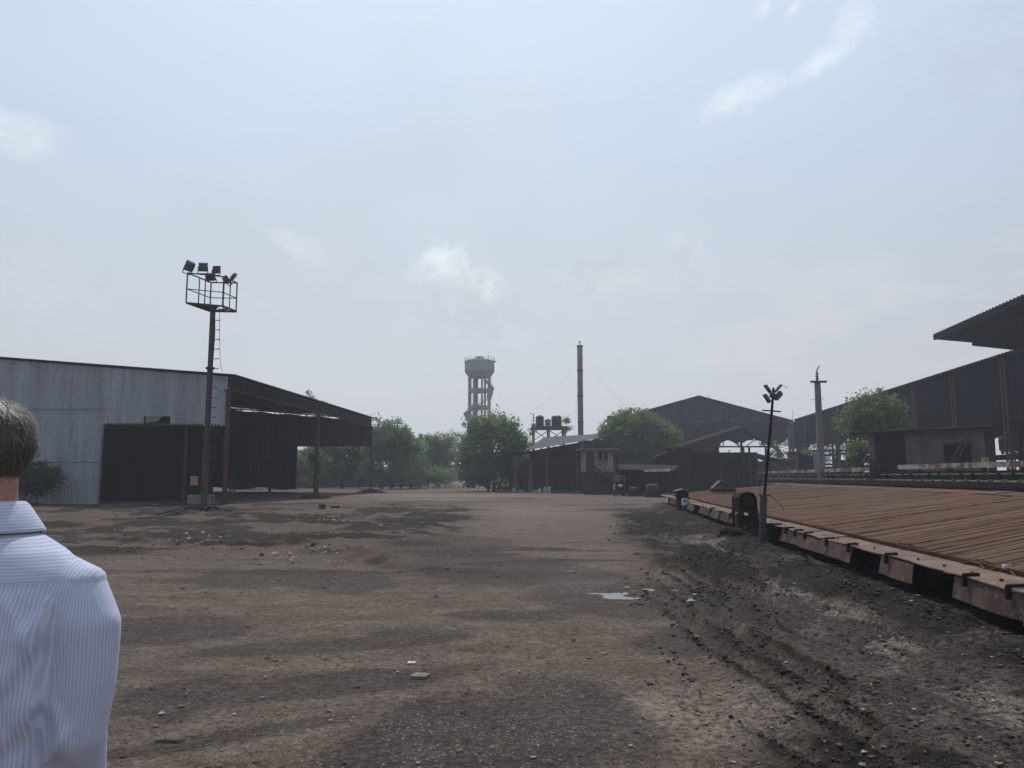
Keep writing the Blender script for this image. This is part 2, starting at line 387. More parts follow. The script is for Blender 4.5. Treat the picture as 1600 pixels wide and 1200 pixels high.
gm.polygons.foreach_set('loop_start',np.arange(0,FA.size,4)); gm.polygons.foreach_set('loop_total',np.full(len(FA),4))
gm.polygons.foreach_set('use_smooth',np.ones(len(FA),bool)); gm.update(calc_edges=True)
ground=bpy.data.objects.new('ground',gm); COL.objects.link(ground); tag(ground,kind='structure')
def attr(n,v):
    a=gm.attributes.new(n,'FLOAT','POINT'); a.data.foreach_set('value',np.asarray(v,dtype=np.float32).ravel())
x,y=GX.ravel(),GY.ravel()
attr('mud',mudmask(x,y)); attr('litter',roughL(x,y))
_r1,_r2,_pp=ruts(x,y); _u=x-.097*y
_fw=(y+.18*x+(fb(x*.16,y*.16,3,61)-.5)*7)
churn=mudmask(x,y)*np.clip(_r1*1.5*_pp+_r2*.8*_pp+.8*sst(fb(x*.5,y*1.0,4,81),.5,.66),0,1)
churn=np.maximum(churn,np.exp(-((_u-3.75)/.6)**2)*sst(fb(x*1.1,y*1.1,4,82),.38,.55)*(1-sst(y,40,48)))
churn=np.maximum(churn,roughL(x,y)*np.clip(1.3*(1-np.abs(vn(_fw*.9+.35,x*.05,62)*2-1))**2*sst(fb(x*.5,y*.5,3,83),.35,.6)+.7*sst(fb(x*.35,y*1.1,4,84),.53,.66),0,1))
churn=np.maximum(churn,.6*sst(fb(x*.16,y*.7,5,85,.6),.55,.68)*sst(y,9,14)*(1-sst(y,55,75)))
_tg,_tr=tracks(x,y); churn=np.maximum(churn,np.clip(_tr*1.1*sst(fb(x*1.7,y*.8,4,99,.6),.30,.52),0,1)); churn=churn*(1-.75*_tg)
attr('churn',churn)
def patch(px,py,rx,ry,rot=0,wf=.9,seed=0,soft=.22):
    c=gz(px,py); wr=(fb(x*wf,y*wf,5,seed,.6)-.5)*1.1; cs,sn=math.cos(R(rot)),math.sin(R(rot))
    ry=ry*(1.45 if soft<.3 else 1); a=((x-c.x)*cs+(y-c.y)*sn)/rx; b=(-(x-c.x)*sn+(y-c.y)*cs)/ry
    return 1-sst(np.sqrt(a*a+b*b)+wr,1-soft,1+soft*.4)
damp=np.zeros_like(x)
for a in [(300,1085,.55,.42,0,1.6,101),(560,1065,1.1,.28,25,1.3,102),(690,1190,1.0,.95,0,1.0,103),(800,890,1.6,1.5,0,.7,104),(545,912,.7,.7,10,1.2,105),(640,992,.55,.25,0,1.5,106),(790,960,.8,.3,0,1.4,111),
          (1010,935,1.7,1.1,0,.8,107),(350,1150,1.0,.12,30,1.2,113),(1100,1000,.9,.5,0,1,114),(480,1010,1.3,.22,15,1.2,115),(900,1110,.5,.8,20,1.2,108),(420,905,1.2,.9,0,1,109),(700,850,1.6,2.2,0,.5,110),(250,980,.9,.6,0,1.1,112)]:
    damp=np.maximum(damp,patch(*a)*(.9 if a[6]!=103 else 1))
pq=np.exp(-(((x-PX)/1.25)**2+((y-PY)/.8)**2+(fb(x*3,y*3,4,140)-.5)*1.6)**2*1.2); damp=np.maximum(damp,np.clip(pq,0,1))
attr('damp',damp)
grav=np.maximum(patch(700,1150,1.25,1.0,0,.9,121,.6),patch(300,1080,.45,.3,0,1.2,122,.6)); grav=np.maximum(grav,.8*patch(900,1080,1.3,1.2,0,.7,123,.7)); attr('gravel',grav)
dust=np.maximum(patch(700,775,9,6,0,.2,131,.6)*.6,np.maximum(patch(660,781,6,1.3,-4,.35,132,.4),patch(800,800,6,9,0,.2,133,.8)*.4))
u_=x-.097*y
dust=np.maximum(dust,np.exp(-((u_-2.9)/.5)**2)*sst(fb(x*1.6,y*1.2,5,134,.65),.48,.60)*(1-sst(y,26,34))*.9)
dust=np.maximum(dust,patch(905,905,.6,1.8,0,.9,135,.7)*.7); dust=np.maximum(dust,patch(1130,1110,1.2,.8,0,1,136,.8)*.5)
attr('dust',dust)
m=bpy.data.materials.new('yard_earth'); m.use_nodes=True; t=NT(m.node_tree); p=t.n['Principled BSDF']
tc=t.new('ShaderNodeTexCoord').outputs['Object']
def A(n): a=t.new('ShaderNodeAttribute',attribute_name=n); return a.outputs['Fac']
n_l=t.noise(tc,.45,5,.6); n_m=t.noise(tc,2.6,6,.65); n_f=t.noise(tc,17,6,.75); n_ff=t.noise(tc,62,4,.75)
st=t.noise(t.scale(tc,(.35,1.6,1)),1.3,5,.6)
wt=t.math('ADD',t.math('MULTIPLY',n_f,.55),t.math('MULTIPLY',n_m,.45))
col=t.mix(t.ss(n_l,.36,.66),(.106,.076,.060),(.088,.069,.058))
col=t.mix(t.ss(n_m,.42,.66,0,.7),col,(.150,.114,.092))
col=t.mix(t.ss(st,.5,.66,0,.55),col,(.070,.047,.037))
mudc=t.mix(t.ss(wt,.42,.58),(.026,.020,.017),(.074,.058,.048))
mudc=t.mix(t.ss(n_l,.5,.7,0,.6),mudc,(.112,.090,.075))
col=t.mix(t.math('MULTIPLY',A('mud'),t.ss(n_m,.3,.55,.45,.95)),col,mudc)
col=t.mix(t.math('MULTIPLY',A('litter'),t.ss(wt,.44,.56,.0,.6)),col,(.052,.036,.028))
col=t.mix(t.math('MULTIPLY',A('dust'),t.ss(wt,.38,.56,.1,.85)),col,(.24,.20,.17))
col=t.mix(t.math('MULTIPLY',A('damp'),t.ss(wt,.35,.6,.97,.72)),col,(.028,.0215,.018))
chf=t.math('ADD',A('churn'),t.math('MULTIPLY',t.math('SUBTRACT',wt,.5),2.2))
col=t.mix(t.ss(chf,.35,.75,0,.88),col,(.017,.0135,.0115))
# gravel chips showing through
vo=t.new('ShaderNodeTexVoronoi'); t.put(vo.inputs['Vector'],t.vm('ADD',tc,t.vm('MULTIPLY',t.noise(tc,20,2,.5,out=1),(.04,.04,.04)))); vo.inputs['Scale'].default_value=33
sp=t.new('ShaderNodeSeparateColor'); t.l.new(vo.outputs['Color'],sp.inputs[0])
chip=t.math('MULTIPLY',t.ss(vo.outputs['Distance'],.42,.26),t.ss(sp.outputs[0],.52,.6))
chipa=t.math('MULTIPLY',chip,t.math('MULTIPLY',A('gravel'),t.ss(n_m,.36,.56,.1,1.0)))
col=t.mix(chipa,col,t.mix(sp.outputs[1],(.10,.09,.084),(.20,.185,.175)))
# crumbs everywhere
vo2=t.new('ShaderNodeTexVoronoi'); t.put(vo2.inputs['Vector'],tc); vo2.inputs['Scale'].default_value=60
sp2=t.new('ShaderNodeSeparateColor'); t.l.new(vo2.outputs['Color'],sp2.inputs[0])
cr2=t.math('MULTIPLY',t.ss(vo2.outputs['Distance'],.4,.2),t.ss(sp2.outputs[1],.80,.86))
col=t.mix(t.math('MULTIPLY',cr2,.6),col,t.mix(t.ss(sp2.outputs[2],.4,.6),(.03,.027,.025),(.20,.175,.155)))
gr=t.math('ADD',t.math('MULTIPLY',n_f,.5),t.math('MULTIPLY',n_ff,.5))
sp3=t.new('ShaderNodeCombineColor'); k_=t.ss(gr,.39,.61,.36,1.6)
for i in range(3): t.l.new(k_,sp3.inputs[i])
col=t.mix(1.0,col,sp3.outputs[0],'MULTIPLY')
t.put(p.inputs['Base Color'],col)
t.put(p.inputs['Roughness'],t.math('SUBTRACT',.95,t.math('MULTIPLY',A('damp'),.18)))
p.inputs['Specular IOR Level'].default_value=.12
vc=t.new('ShaderNodeTexVoronoi'); t.put(vc.inputs['Vector'],t.vm('ADD',tc,t.vm('MULTIPLY',t.noise(tc,9,3,.6,out=1),(.12,.12,.12)))); vc.inputs['Scale'].default_value=13
hh=t.math('ADD',t.math('MULTIPLY',t.math('MULTIPLY',vc.outputs['Distance'],-.8),A('mud')),t.math('MULTIPLY',n_f,.9))
hh=t.math('ADD',hh,t.math('MULTIPLY',n_f,.001)) if False else hh
hh=t.math('ADD',hh,t.math('ADD',t.math('MULTIPLY',n_ff,.35),t.math('ADD',t.math('MULTIPLY',chipa,.25),t.math('MULTIPLY',n_m,1.4))))
b=t.new('ShaderNodeBump'); b.inputs['Distance'].default_value=.06; t.put(b.inputs['Strength'],t.math('ADD',.55,t.math('MULTIPLY',A('mud'),.45))); t.put(b.inputs['Height'],hh); t.l.new(b.outputs[0],p.inputs['Normal'])
gm.materials.append(m)

# puddle
m=bpy.data.materials.new('muddy_water'); m.use_nodes=True; p=m.node_tree.nodes['Principled BSDF']
p.inputs['Base Color'].default_value=(.06,.052,.046,1); p.inputs['Roughness'].default_value=.09; p.inputs['Specular IOR Level'].default_value=.55
mb=MB(); n=40; mb.add([(PX+.95*math.cos(2*PI*k/n),PY+.6*math.sin(2*PI*k/n),-.034) for k in range(n)],[list(range(n))])
pu=mb.build('puddle_water',m,origin=(PX,PY,-.034)); tag(pu,kind='structure')

# ------------------------------------------------------------------ scattered earth, stones, litter
def rock_base(n=3,seed=0):
    import bmesh
    bm=bmesh.new(); bmesh.ops.create_icosphere(bm,subdivisions=1,radius=1); r=np.random.default_rng(seed)
    V=np.array([v.co[:] for v in bm.verts]); V=V*(.7+.55*r.random((len(V),1))); Fc=np.array([[v.index for v in f.verts] for f in bm.faces]); bm.free(); return V,Fc
ROCKS=[rock_base(seed=i) for i in range(8)]
def scatter(name,P,sz,mat,flat=.6,label=None,cat=None,smooth=False):
    VV=[];FF=[];n=0
    for i in range(len(P)):
        V,Fc=ROCKS[i%8]; s=sz[i]; a=random.random()*2*PI
        sc=np.array([s*(.7+.7*random.random()),s*(.6+.6*random.random()),s*flat*(.6+.6*random.random())])
        q=V*sc; c,d=math.cos(a),math.sin(a); q=np.stack([q[:,0]*c-q[:,1]*d,q[:,0]*d+q[:,1]*c,q[:,2]],1)+np.array([P[i][0],P[i][1],P[i][2]+s*flat*.25])
        VV.append(q); FF.append(Fc+n); n+=len(V)
    o=mesh_obj(name,np.concatenate(VV),np.concatenate(FF),mat,smooth=smooth); return tag(o,label,cat,kind='stuff')
def rnd_field(n,y0,y1,accept):
    X=np.zeros(0);Y=np.zeros(0)
    while len(X)<n:
        y=1/(1/y0-RNG.random(6000)*(1/y0-1/y1)); x=(RNG.random(6000)*1.5-.75)*y
        k=accept(x,y)>RNG.random(6000); X=np.concatenate([X,x[k]]);Y=np.concatenate([Y,y[k]])
    X=X[:n];Y=Y[:n]; return list(zip(X.tolist(),Y.tolist(),gh(X,Y).tolist()))
mk=mudmask; lk=roughL
okbed=lambda x,y: ((x<edgeX(y)-.05)|(y>50))*1.0
P=rnd_field(17000,3.6,32,lambda x,y:okbed(x,y)*np.maximum(mk(x,y)*((fb(x*.55,y*.55,3,41)>.50)*.45+.04),np.clip(tracks(x,y)[1]*.42,0,1)*sst(fb(x*1.3,y*1.3,3,44),.35,.6)))
clods=scatter('earth_clods',P,[(.004+.026*random.random()**5)*min(1.7,.34+p[1]/11) for p in P],M['clod'],.62,'dark clods of churned mud between the wheel ruts','clods')
P=rnd_field(3200,3.6,60,lambda x,y:okbed(x,y)*(.06+.8*lk(x,y)))
scatter('loose_stones',P,[.004+.05*random.random()**4*min(1,.12+p[1]/30) for p in P],M['pebble'],.6,'small loose stones littered over the yard','stones')
# flat pale scraps
def scraps(name,n,mat,s0,s1,acc,label,y0=3.6,y1=55):
    P=rnd_field(n,y0,y1,acc); mb=MB()
    for x,y,z in P:
        s=(s0+(s1-s0)*random.random()**3)*min(2.2,.35+y/16); a=random.random()*2*PI; k=random.choice([4,5,6]); 
        pts=[(x+s*(.5+.6*random.random())*math.cos(a+2*PI*i/k),y+s*(.25+.5*random.random())*math.sin(a+2*PI*i/k)) for i in range(k)]
        t0=[random.random()*s*.35 for _ in pts]
        V=[(p[0],p[1],z+.003+t) for p,t in zip(pts,t0)]+[(p[0],p[1],z+.009+t) for p,t in zip(pts,t0)]
        mb.add(V,[list(range(k))[::-1],[i+k for i in range(k)]]+[[i,(i+1)%k,(i+1)%k+k,i+k] for i in range(k)])
    return tag(mb.build(name,mat),label,'litter',kind='stuff')
M['scrap']=pmat('pale_litter',(.40,.37,.33),(.22,.17,.13),.8,(1,1,1),2.5,.1,10)
M['scrapb']=pmat('brown_litter',(.12,.07,.045),(.2,.13,.09),.9,(1,1,1),1.5,.1,10)
scraps('pale_scraps',1100,M['scrap'],.004,.05,lambda x,y:okbed(x,y)*(.07+.9*lk(x,y)+.15*mk(x,y)),'pale scraps of paper and chips scattered on the earth')
scraps('brown_scraps',700,M['scrapb'],.006,.05,lambda x,y:okbed(x,y)*(.08+.6*lk(x,y)+.25*mk(x,y)),'rust coloured flakes and chips scattered on the earth')

P=[]
for (cx,cy,rx,ry,n) in ((520,817,60,9,150),(560,806,40,7,60),(320,800,40,6,60),(290,845,80,12,70),(430,875,50,10,40),(505,860,40,8,40)):
    for _ in range(n): q=gz(random.gauss(cx,rx*.5),random.gauss(cy,ry*.5)); P.append((q.x,q.y,g1(q.x,q.y)))
mb=MB()
for x,y,z in P:
    s=(.012+.085*random.random()**3); a=random.random()*2*PI; k=5; pts=[(x+s*(.5+.6*random.random())*math.cos(a+2*PI*i/k),y+s*.5*math.sin(a+2*PI*i/k)) for i in range(k)]; tl=random.random()*s*.7
    V=[(p[0],p[1],z+.004+(tl if i<2 else 0)) for i,p in enumerate(pts)]+[(p[0],p[1],z+.012+(tl if i<2 else 0)) for i,p in enumerate(pts)]
    mb.add(V,[list(range(k))[::-1],[i+k for i in range(k)]]+[[i,(i+1)%k,(i+1)%k+k,i+k] for i in range(k)])
tag(mb.build('rubbish',M['scrap']),'pale rubbish strewn over the rutted earth before the left shed','rubbish',kind='stuff')
def thing_at(mb,name,mat,p,label,cat,group=None,smooth=False):
    o=mb.build(name,mat,origin=(p.x,p.y,p.z),smooth=smooth); return tag(o,label,cat,group)
# single recognisable bits of debris
p=gp(655,1056); mb=MB(); mb.hexa([p+Vector(v) for v in[(-.07,-.05,0),(.06,-.07,0),(.085,.02,0),(-.03,.06,0),(-.07,-.05,.022),(.06,-.07,.02),(.085,.02,.024),(-.03,.06,.026)]])
thing_at(mb,'stone_slab',M['stone'],p,'flat grey stone slab lying on the dark gravel near the middle foreground','stone slab')
p=gp(643,1036); mb=MB(); mb.hexa([p+Vector(v) for v in[(-.035,-.02,.003),(.03,-.022,.003),(.036,.015,.003),(-.03,.02,.003),(-.035,-.02,.016),(.03,-.022,.014),(.036,.015,.018),(-.03,.02,.02)]])
thing_at(mb,'pale_chip',M['white'],p,'small whitish chip just behind the flat grey slab','chip')
p=gp(265,1158); mb=MB(); mb.tube([p+Vector((-.09,0,.01)),p+Vector((-.03,.012,.014)),p+Vector((.04,-.004,.012)),p+Vector((.10,.012,.016))],[.006,.010,.009,.004],7)
thing_at(mb,'stick',M['wood'],p,'short brown stick lying on bare earth in the left foreground','stick')
for i,(px,py,s,lb) in enumerate([(503,795,.30,'red brick lying on the rutted ground left of its pair'),(524,797,.42,'larger reddish block lying on the rutted ground right of its pair')]):
    p=gp(px,py); mb=MB(); mb.box(p.x-s/2,p.x+s/2,p.y-s*.3,p.y+s*.3,p.z-.02,p.z+s*.42,rot=.3+i); thing_at(mb,'brick_block',M['rust'],p,lb,'brick')

# ------------------------------------------------------------------ trees
def tree(name,label,base,lobes,n,leaf,mat,trunks,sig=.3,group=None,cat='tree',per=52,shell=.45,up=0.0,limbs=16):
    base=Vector(base); root=empty(name,base,label,cat,group)
    L=np.array(lobes,float); vol=L[:,3]*L[:,4]*L[:,5]; pr=vol**.8; pr/=pr.sum()
    nc=max(12,n//per); idx=RNG.choice(len(L),nc,p=pr)
    d=RNG.normal(size=(nc,3)); d/=np.linalg.norm(d,axis=1)[:,None]
    r=shell+(1.02-shell)*RNG.random(nc)**.6
    cc=L[idx,:3]+d*L[idx,3:6]*r[:,None]
    cc[:,2]=np.maximum(cc[:,2],.25)
    cs=sig*(.55+.9*RNG.random(nc))
    li=RNG.integers(0,nc,n)
    off=RNG.normal(size=(n,3))*cs[li][:,None]*np.array([1,1,.75]); off[:,2]+=np.abs(off[:,2])*up
    c=cc[li]+off; c[:,2]=np.maximum(c[:,2],.05)
    a=RNG.normal(size=(n,3)); a/=np.linalg.norm(a,axis=1)[:,None]; b=np.cross(a,RNG.normal(size=(n,3))); b/=np.linalg.norm(b,axis=1)[:,None]
    s=leaf*(.6+.8*RNG.random(n))[:,None]
    q=np.stack([c-a*s,c-b*s*.42,c+a*s,c+b*s*.42],1).reshape(-1,3)+np.array(base)
    mesh_obj('crown',q,np.arange(4*n).reshape(-1,4),mat,root)
    mb=MB(); tops=[]
    for (x0,y0,x1,y1,h,rr) in trunks:
        p0=base+Vector((x0,y0,-.1)); p1=base+Vector((x1,y1,h)); mid=p0.lerp(p1,.5)+Vector((random.uniform(-.15,.15)*h*.3,random.uniform(-.1,.1),0))
        mb.tube([p0,mid,p1],[rr*1.25,rr*.95,rr*.75],8); tops.append((p1,rr))
    mb.build('trunk',M['bark'],root,smooth=True)
    mb=MB()
    for k in range(limbs):
        tp,rr=tops[k%len(tops)]; e=base+Vector(cc[random.randrange(nc)]); mid=tp.lerp(e,.5)+Vector((random.uniform(-.3,.3),random.uniform(-.3,.3),random.uniform(0,.5)))
        mb.tube([tp-Vector((0,0,.3)),mid,e],[rr*.5,rr*.28,rr*.08],6)
    if limbs: mb.build('limb',M['bark'],root,smooth=True)
    return root
def tloc(px,Y): 
    p=at(px,HOR,Y); return (p.x,p.y,0)
def sc(Y): return Y/1200.0
# main leafy tree below the water tower
Y=80;s=sc(Y)
def LB(px0,Y,l): # lobes from picture sizes: px, top-ish y centre, rx, ry in px, depth m
    s=Y/1200.0; x0=at(px0,HOR,Y).x
    return [(at(a,HOR,Y+dd).x-x0,dd,CAMH+(HOR-b)*s,rx*s,max(rx,ry)*s*.9,ry*s) for a,b,rx,ry,dd in l]
tree('leafy_tree','broad bushy tree standing in front of the water tower legs',tloc(772,80),
  LB(772,80,[(770,700,50,46,0),(742,712,30,40,-.5),(798,700,32,36,.5),(765,672,32,26,0),(785,668,26,22,0),(740,740,28,26,-1),(780,745,34,22,-1.2),(748,676,24,20,0),(808,690,20,22,0)]),
  21000,.17,M['leafA'],[(0,0,.2,0,2.6,.16),(.3,.2,1.1,.2,2.4,.1),(-.5,0,-1.3,0,2.2,.1)],.34,up=.6)
tree('leafy_tree','dark spreading tree right beyond the canopy end of the left shed',tloc(612,92),
  LB(612,92,[(605,690,34,30,0),(628,705,28,34,0),(592,700,24,30,0),(600,730,34,26,-1),(635,725,22,30,0),(590,668,18,18,0),(612,675,22,18,0)]),
  16000,.18,M['leafA'],[(0,0,.2,0,2.6,.15),(1,.3,1.6,.2,2.4,.1),(-1,0,-1.6,0,2.2,.1)],.36,up=.3)
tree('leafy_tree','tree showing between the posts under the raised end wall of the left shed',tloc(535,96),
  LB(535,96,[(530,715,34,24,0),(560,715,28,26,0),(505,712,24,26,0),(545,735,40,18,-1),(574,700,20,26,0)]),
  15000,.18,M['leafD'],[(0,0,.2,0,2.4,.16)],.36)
tree('feathery_tree','airy pale tree in the gap between the two broad bushy trees',tloc(685,108),
  LB(685,108,[(690,698,32,20,0),(668,695,22,16,0),(705,690,22,18,0),(655,705,16,18,0),(690,715,34,10,0)]),
  8500,.15,M['leafB'],[(0,0,-.8,0,3.0,.14),(.1,0,1.2,0,3.3,.12),(-2.4,.4,-2.8,.4,3.6,.09)],.34,limbs=26,shell=.2)
tree('young_tree','slim pale young tree left of the airy tree',tloc(655,104),
  LB(655,104,[(655,720,10,26,0),(650,700,9,18,0),(660,690,9,16,0)]),
  2600,.14,M['leafB'],[(0,0,.1,0,3,.07)],.28,limbs=6,shell=.2)
tree('tree_top','tree whose thin top pokes up over the left shed roof',tloc(488,100),
  LB(488,100,[(488,632,16,14,0),(480,622,9,12,0),(497,640,12,12,0),(488,665,22,24,0)]),
  3400,.15,M['leafA'],[(0,0,.1,0,6.5,.15)],.25,limbs=10,shell=.15,cat='tree')
tree('garden_shrub','bright yellow green shrub behind the middle post of the left shed',tloc(492,78),
  LB(492,78,[(490,712,10,14,0),(497,735,9,12,0),(486,750,7,10,0),(512,722,8,8,0)]),
  2400,.12,M['leafB'],[(0,0,.05,0,1.6,.05)],.22,limbs=6,cat='shrub')
tree('undergrowth_bush','low bush on the ground between the airy tree and the broad tree',tloc(668,100),
  LB(668,100,[(660,748,24,10,0),(690,745,24,12,0),(675,740,16,12,0)]),
  4200,.14,M['leafA'],[(0,0,.05,0,.7,.06)],.3,limbs=5,cat='bush')
tree('round_tree','dense dome shaped tree behind the two storey cabin',tloc(998,86),
  LB(998,86,[(995,690,55,40,0),(962,692,32,30,0),(1030,695,33,34,0),(995,668,40,27,0),(972,672,28,24,0),(1018,674,28,25,0),(1000,725,50,18,0)]),
  34000,.15,M['leafC'],[(0,0,0,0,2.6,.25)],.3,shell=.8,per=24)
tree('leafy_tree','loose tree in front of the right shed beside the concrete pole',tloc(1365,58),
  LB(1365,58,[(1355,655,36,26,0),(1390,645,32,22,0),(1338,640,22,20,0),(1330,665,20,22,0),(1400,668,24,26,0),(1372,618,12,14,0),(1350,690,26,22,0),(1365,640,34,26,0)]),
  8500,.12,M['leafC'],[(0,0,.3,0,2.6,.11),(-.6,0,-1.2,0,2.4,.07)],.26,up=.4,shell=.35)
tree('leafy_bush','ragged bush at the corner of the block hut behind the white rail',tloc(1345,54),
  LB(1345,54,[(1342,705,16,18,0),(1350,722,14,12,0),(1334,718,10,12,0)]),
  2600,.10,M['leafC'],[(0,0,.1,0,1.5,.05)],.2,limbs=8,cat='bush',shell=.2)
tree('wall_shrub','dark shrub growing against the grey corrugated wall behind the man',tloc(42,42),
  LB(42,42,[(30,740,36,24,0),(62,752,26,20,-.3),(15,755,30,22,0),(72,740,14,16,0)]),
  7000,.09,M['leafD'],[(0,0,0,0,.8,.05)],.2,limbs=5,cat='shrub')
tree('leafy_tree','low wide tree filling the space behind the airy tree, nearest the boundary wall end',tloc(668,122),
  LB(668,122,[(650,715,24,24,0),(675,722,26,22,0),(700,715,22,26,0),(640,735,22,18,0),(690,740,30,14,0)]),
  9000,.2,M['leafA'],[(0,0,.2,0,2.4,.15)],.42,limbs=12)
tree('leafy_tree','dark tree behind the shed opening beside its left edge',tloc(486,104),
  LB(486,104,[(480,722,18,24,0),(500,732,18,20,0),(470,738,16,18,0)]),
  4200,.19,M['leafA'],[(0,0,.2,0,2.2,.14)],.38,limbs=8)
tree('leafy_tree','tree joining the shed end tree and the airy tree',tloc(642,98),
  LB(642,98,[(642,712,20,30,0),(652,735,20,20,0),(632,735,18,22,0)]),
  5200,.18,M['leafA'],[(0,0,.2,0,2.4,.13)],.36,limbs=10)
# far wood beyond the yard
n=26000; X=RNG.uniform(-150,60,n); Yf=RNG.uniform(215,260,n); hx=2.5+3.5*fb(X*.08,Yf*0,4,201)+1.6*(fb(X*.4,Yf*0,3,202)-.5)
Z=RNG.random(n)**.7*hx; c=np.stack([X,Yf,Z],1); a=RNG.normal(size=(n,3)); a/=np.linalg.norm(a,axis=1)[:,None]; b=np.cross(a,RNG.normal(size=(n,3))); b/=np.linalg.norm(b,axis=1)[:,None]
q=np.stack([c-a*.7,c-b*.35,c+a*.7,c+b*.35],1).reshape(-1,3)
tag(mesh_obj('far_wood',q,np.arange(4*n).reshape(-1,4),M['leafA']),'hazy low line of trees on the horizon','woods',kind='stuff')
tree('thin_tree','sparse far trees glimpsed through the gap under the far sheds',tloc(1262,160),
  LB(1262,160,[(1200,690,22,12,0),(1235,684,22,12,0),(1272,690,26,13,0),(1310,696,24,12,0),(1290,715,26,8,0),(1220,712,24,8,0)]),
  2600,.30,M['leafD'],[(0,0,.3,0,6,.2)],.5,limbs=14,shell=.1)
# boundary wall behind the trees
mb=MB(); p0=at(455,HOR,101);p1=at(655,HOR,110)
mb.beam((p0.x,p0.y,1.15),(p1.x,p1.y,1.15),.25,2.3); root=mb.build('boundary_wall',M['boundary'],origin=(p0.x,p0.y,0)); tag(root,'long low sooty boundary wall behind the trees left of centre','wall')

# ------------------------------------------------------------------ left shed
c1=at(352,HOR,43); c1.z=0; c3=at(580,HOR,76); c3.z=0; ax=(c3-c1).normalized(); px_=Vector((-ax.y,ax.x,0)) # px_: leftwards
c1b=Vector(c1)
EH=7.2; SL=.082; HW=26.0; LEN=(c3-c1).length
root=empty('industrial_shed',c1b,'long grey corrugated shed with an open side at the left of the yard','shed')
def LP(a,b,z): v=c1+px_*a+ax*b; return Vector((v.x,v.y,z))
def rz(a): return EH+SL*(a if a<=HW else 2*HW-a)
uL=lambda px,b=0: None
# door span in wall coordinate (distance left of corner)
def wall_u(px): # intersection of view column with the gable wall plane
    k=(px-800)/F; # x = k*y ; (c1+px_*a)
    return (k*c1.y-c1.x)/(px_.x-k*px_.y)
d0=wall_u(349.5)*0+.35; d1=wall_u(163); n0=wall_u(268); n1=wall_u(226)
def gfn(u):
    top=rz(u)-.05
    if u<d0: return [(4.38,top)]
    if u<d1:
        b=4.5 if u>n0*0 else 4.5
        if n0<u<n1: b=4.92
        if u<n0-.0 and u>wall_u(318): b=4.45
        if u<=wall_u(318): b=4.38
        return [(b,top)]
    return [(-.05,top)]
mb=MB().corr(LP(.08,0,0),LP(2*HW,0,0),gfn,.19,.022); mb.build('gable_wall',M['galv'],root)
# hanging torn sheet in the notch
mb=MB(); mb.add([LP(n1-.05,-.04,4.55),LP(n0+.8,-.06,4.62),LP(n0+.55,-.05,4.92),LP(n1-.05,-.03,4.95)],[[0,1,2,3]]); mb.build('torn_sheet',M['galvroof'],root)
mb=MB(); 
for hz_ in (2.35,5.35): mb.beam(LP(d1,-.04,hz_),LP(2*HW,-.04,hz_),.02,.05)
mb.build('sheet_lap',M['galvroof'],root)
# far gable wall
wo=lambda px:(((px-800)/F)*c3.y-c3.x)/(px_.x-((px-800)/F)*px_.y)
o1=wo(467)
def ffn(u):
    top=rz(u)-.22-.05*math.sin(u*2.1)
    return [(4.45,top)] if u<o1 else [(.32+.12*math.sin(u*1.3),top)]
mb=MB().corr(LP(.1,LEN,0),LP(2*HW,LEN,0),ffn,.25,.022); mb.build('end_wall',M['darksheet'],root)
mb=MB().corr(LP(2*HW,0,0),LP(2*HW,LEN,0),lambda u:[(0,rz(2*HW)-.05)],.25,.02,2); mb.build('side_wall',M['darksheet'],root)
mb=MB(); mb.croof(LP(-.45,-.25,rz(-.45)+.06),LP(-.45,LEN+.4,rz(-.45)+.06),LP(HW,LEN+.4,rz(HW)+.06),LP(HW,-.25,rz(HW)+.06),.25,.025,4)
mb.croof(LP(2*HW+.4,LEN+.4,rz(2*HW+.4)+.06),LP(2*HW+.4,-.25,rz(2*HW+.4)+.06),LP(HW,-.25,rz(HW)+.06),LP(HW,LEN+.4,rz(HW)+.06),.25,.025,4)
mb.build('roof',M['sootroof'],root)
# eave lattice girder
mb=MB(); zt=EH-.1; zb=EH-.78
mb.beam(LP(0,0,zt),LP(0,LEN,zt),.09,.09); mb.beam(LP(0,0,zb),LP(0,LEN,zb),.07,.07)
k=0; b=0
while b<LEN-.3:
    e=min(b+.62,LEN); mb.beam(LP(0,b,zb),LP(0,(b+e)/2,zt),.04); mb.beam(LP(0,(b+e)/2,zt),LP(0,e,zb),.04); b=e
mb.build('eave_girder',M['steel'],root)
mb=MB(); mb.corr(LP(.09,0,0),LP(.09,LEN,0),lambda u:[(zb+.05,zt)],.25,.015,2); mb.build('eave_cladding',M['darksheet'],root)
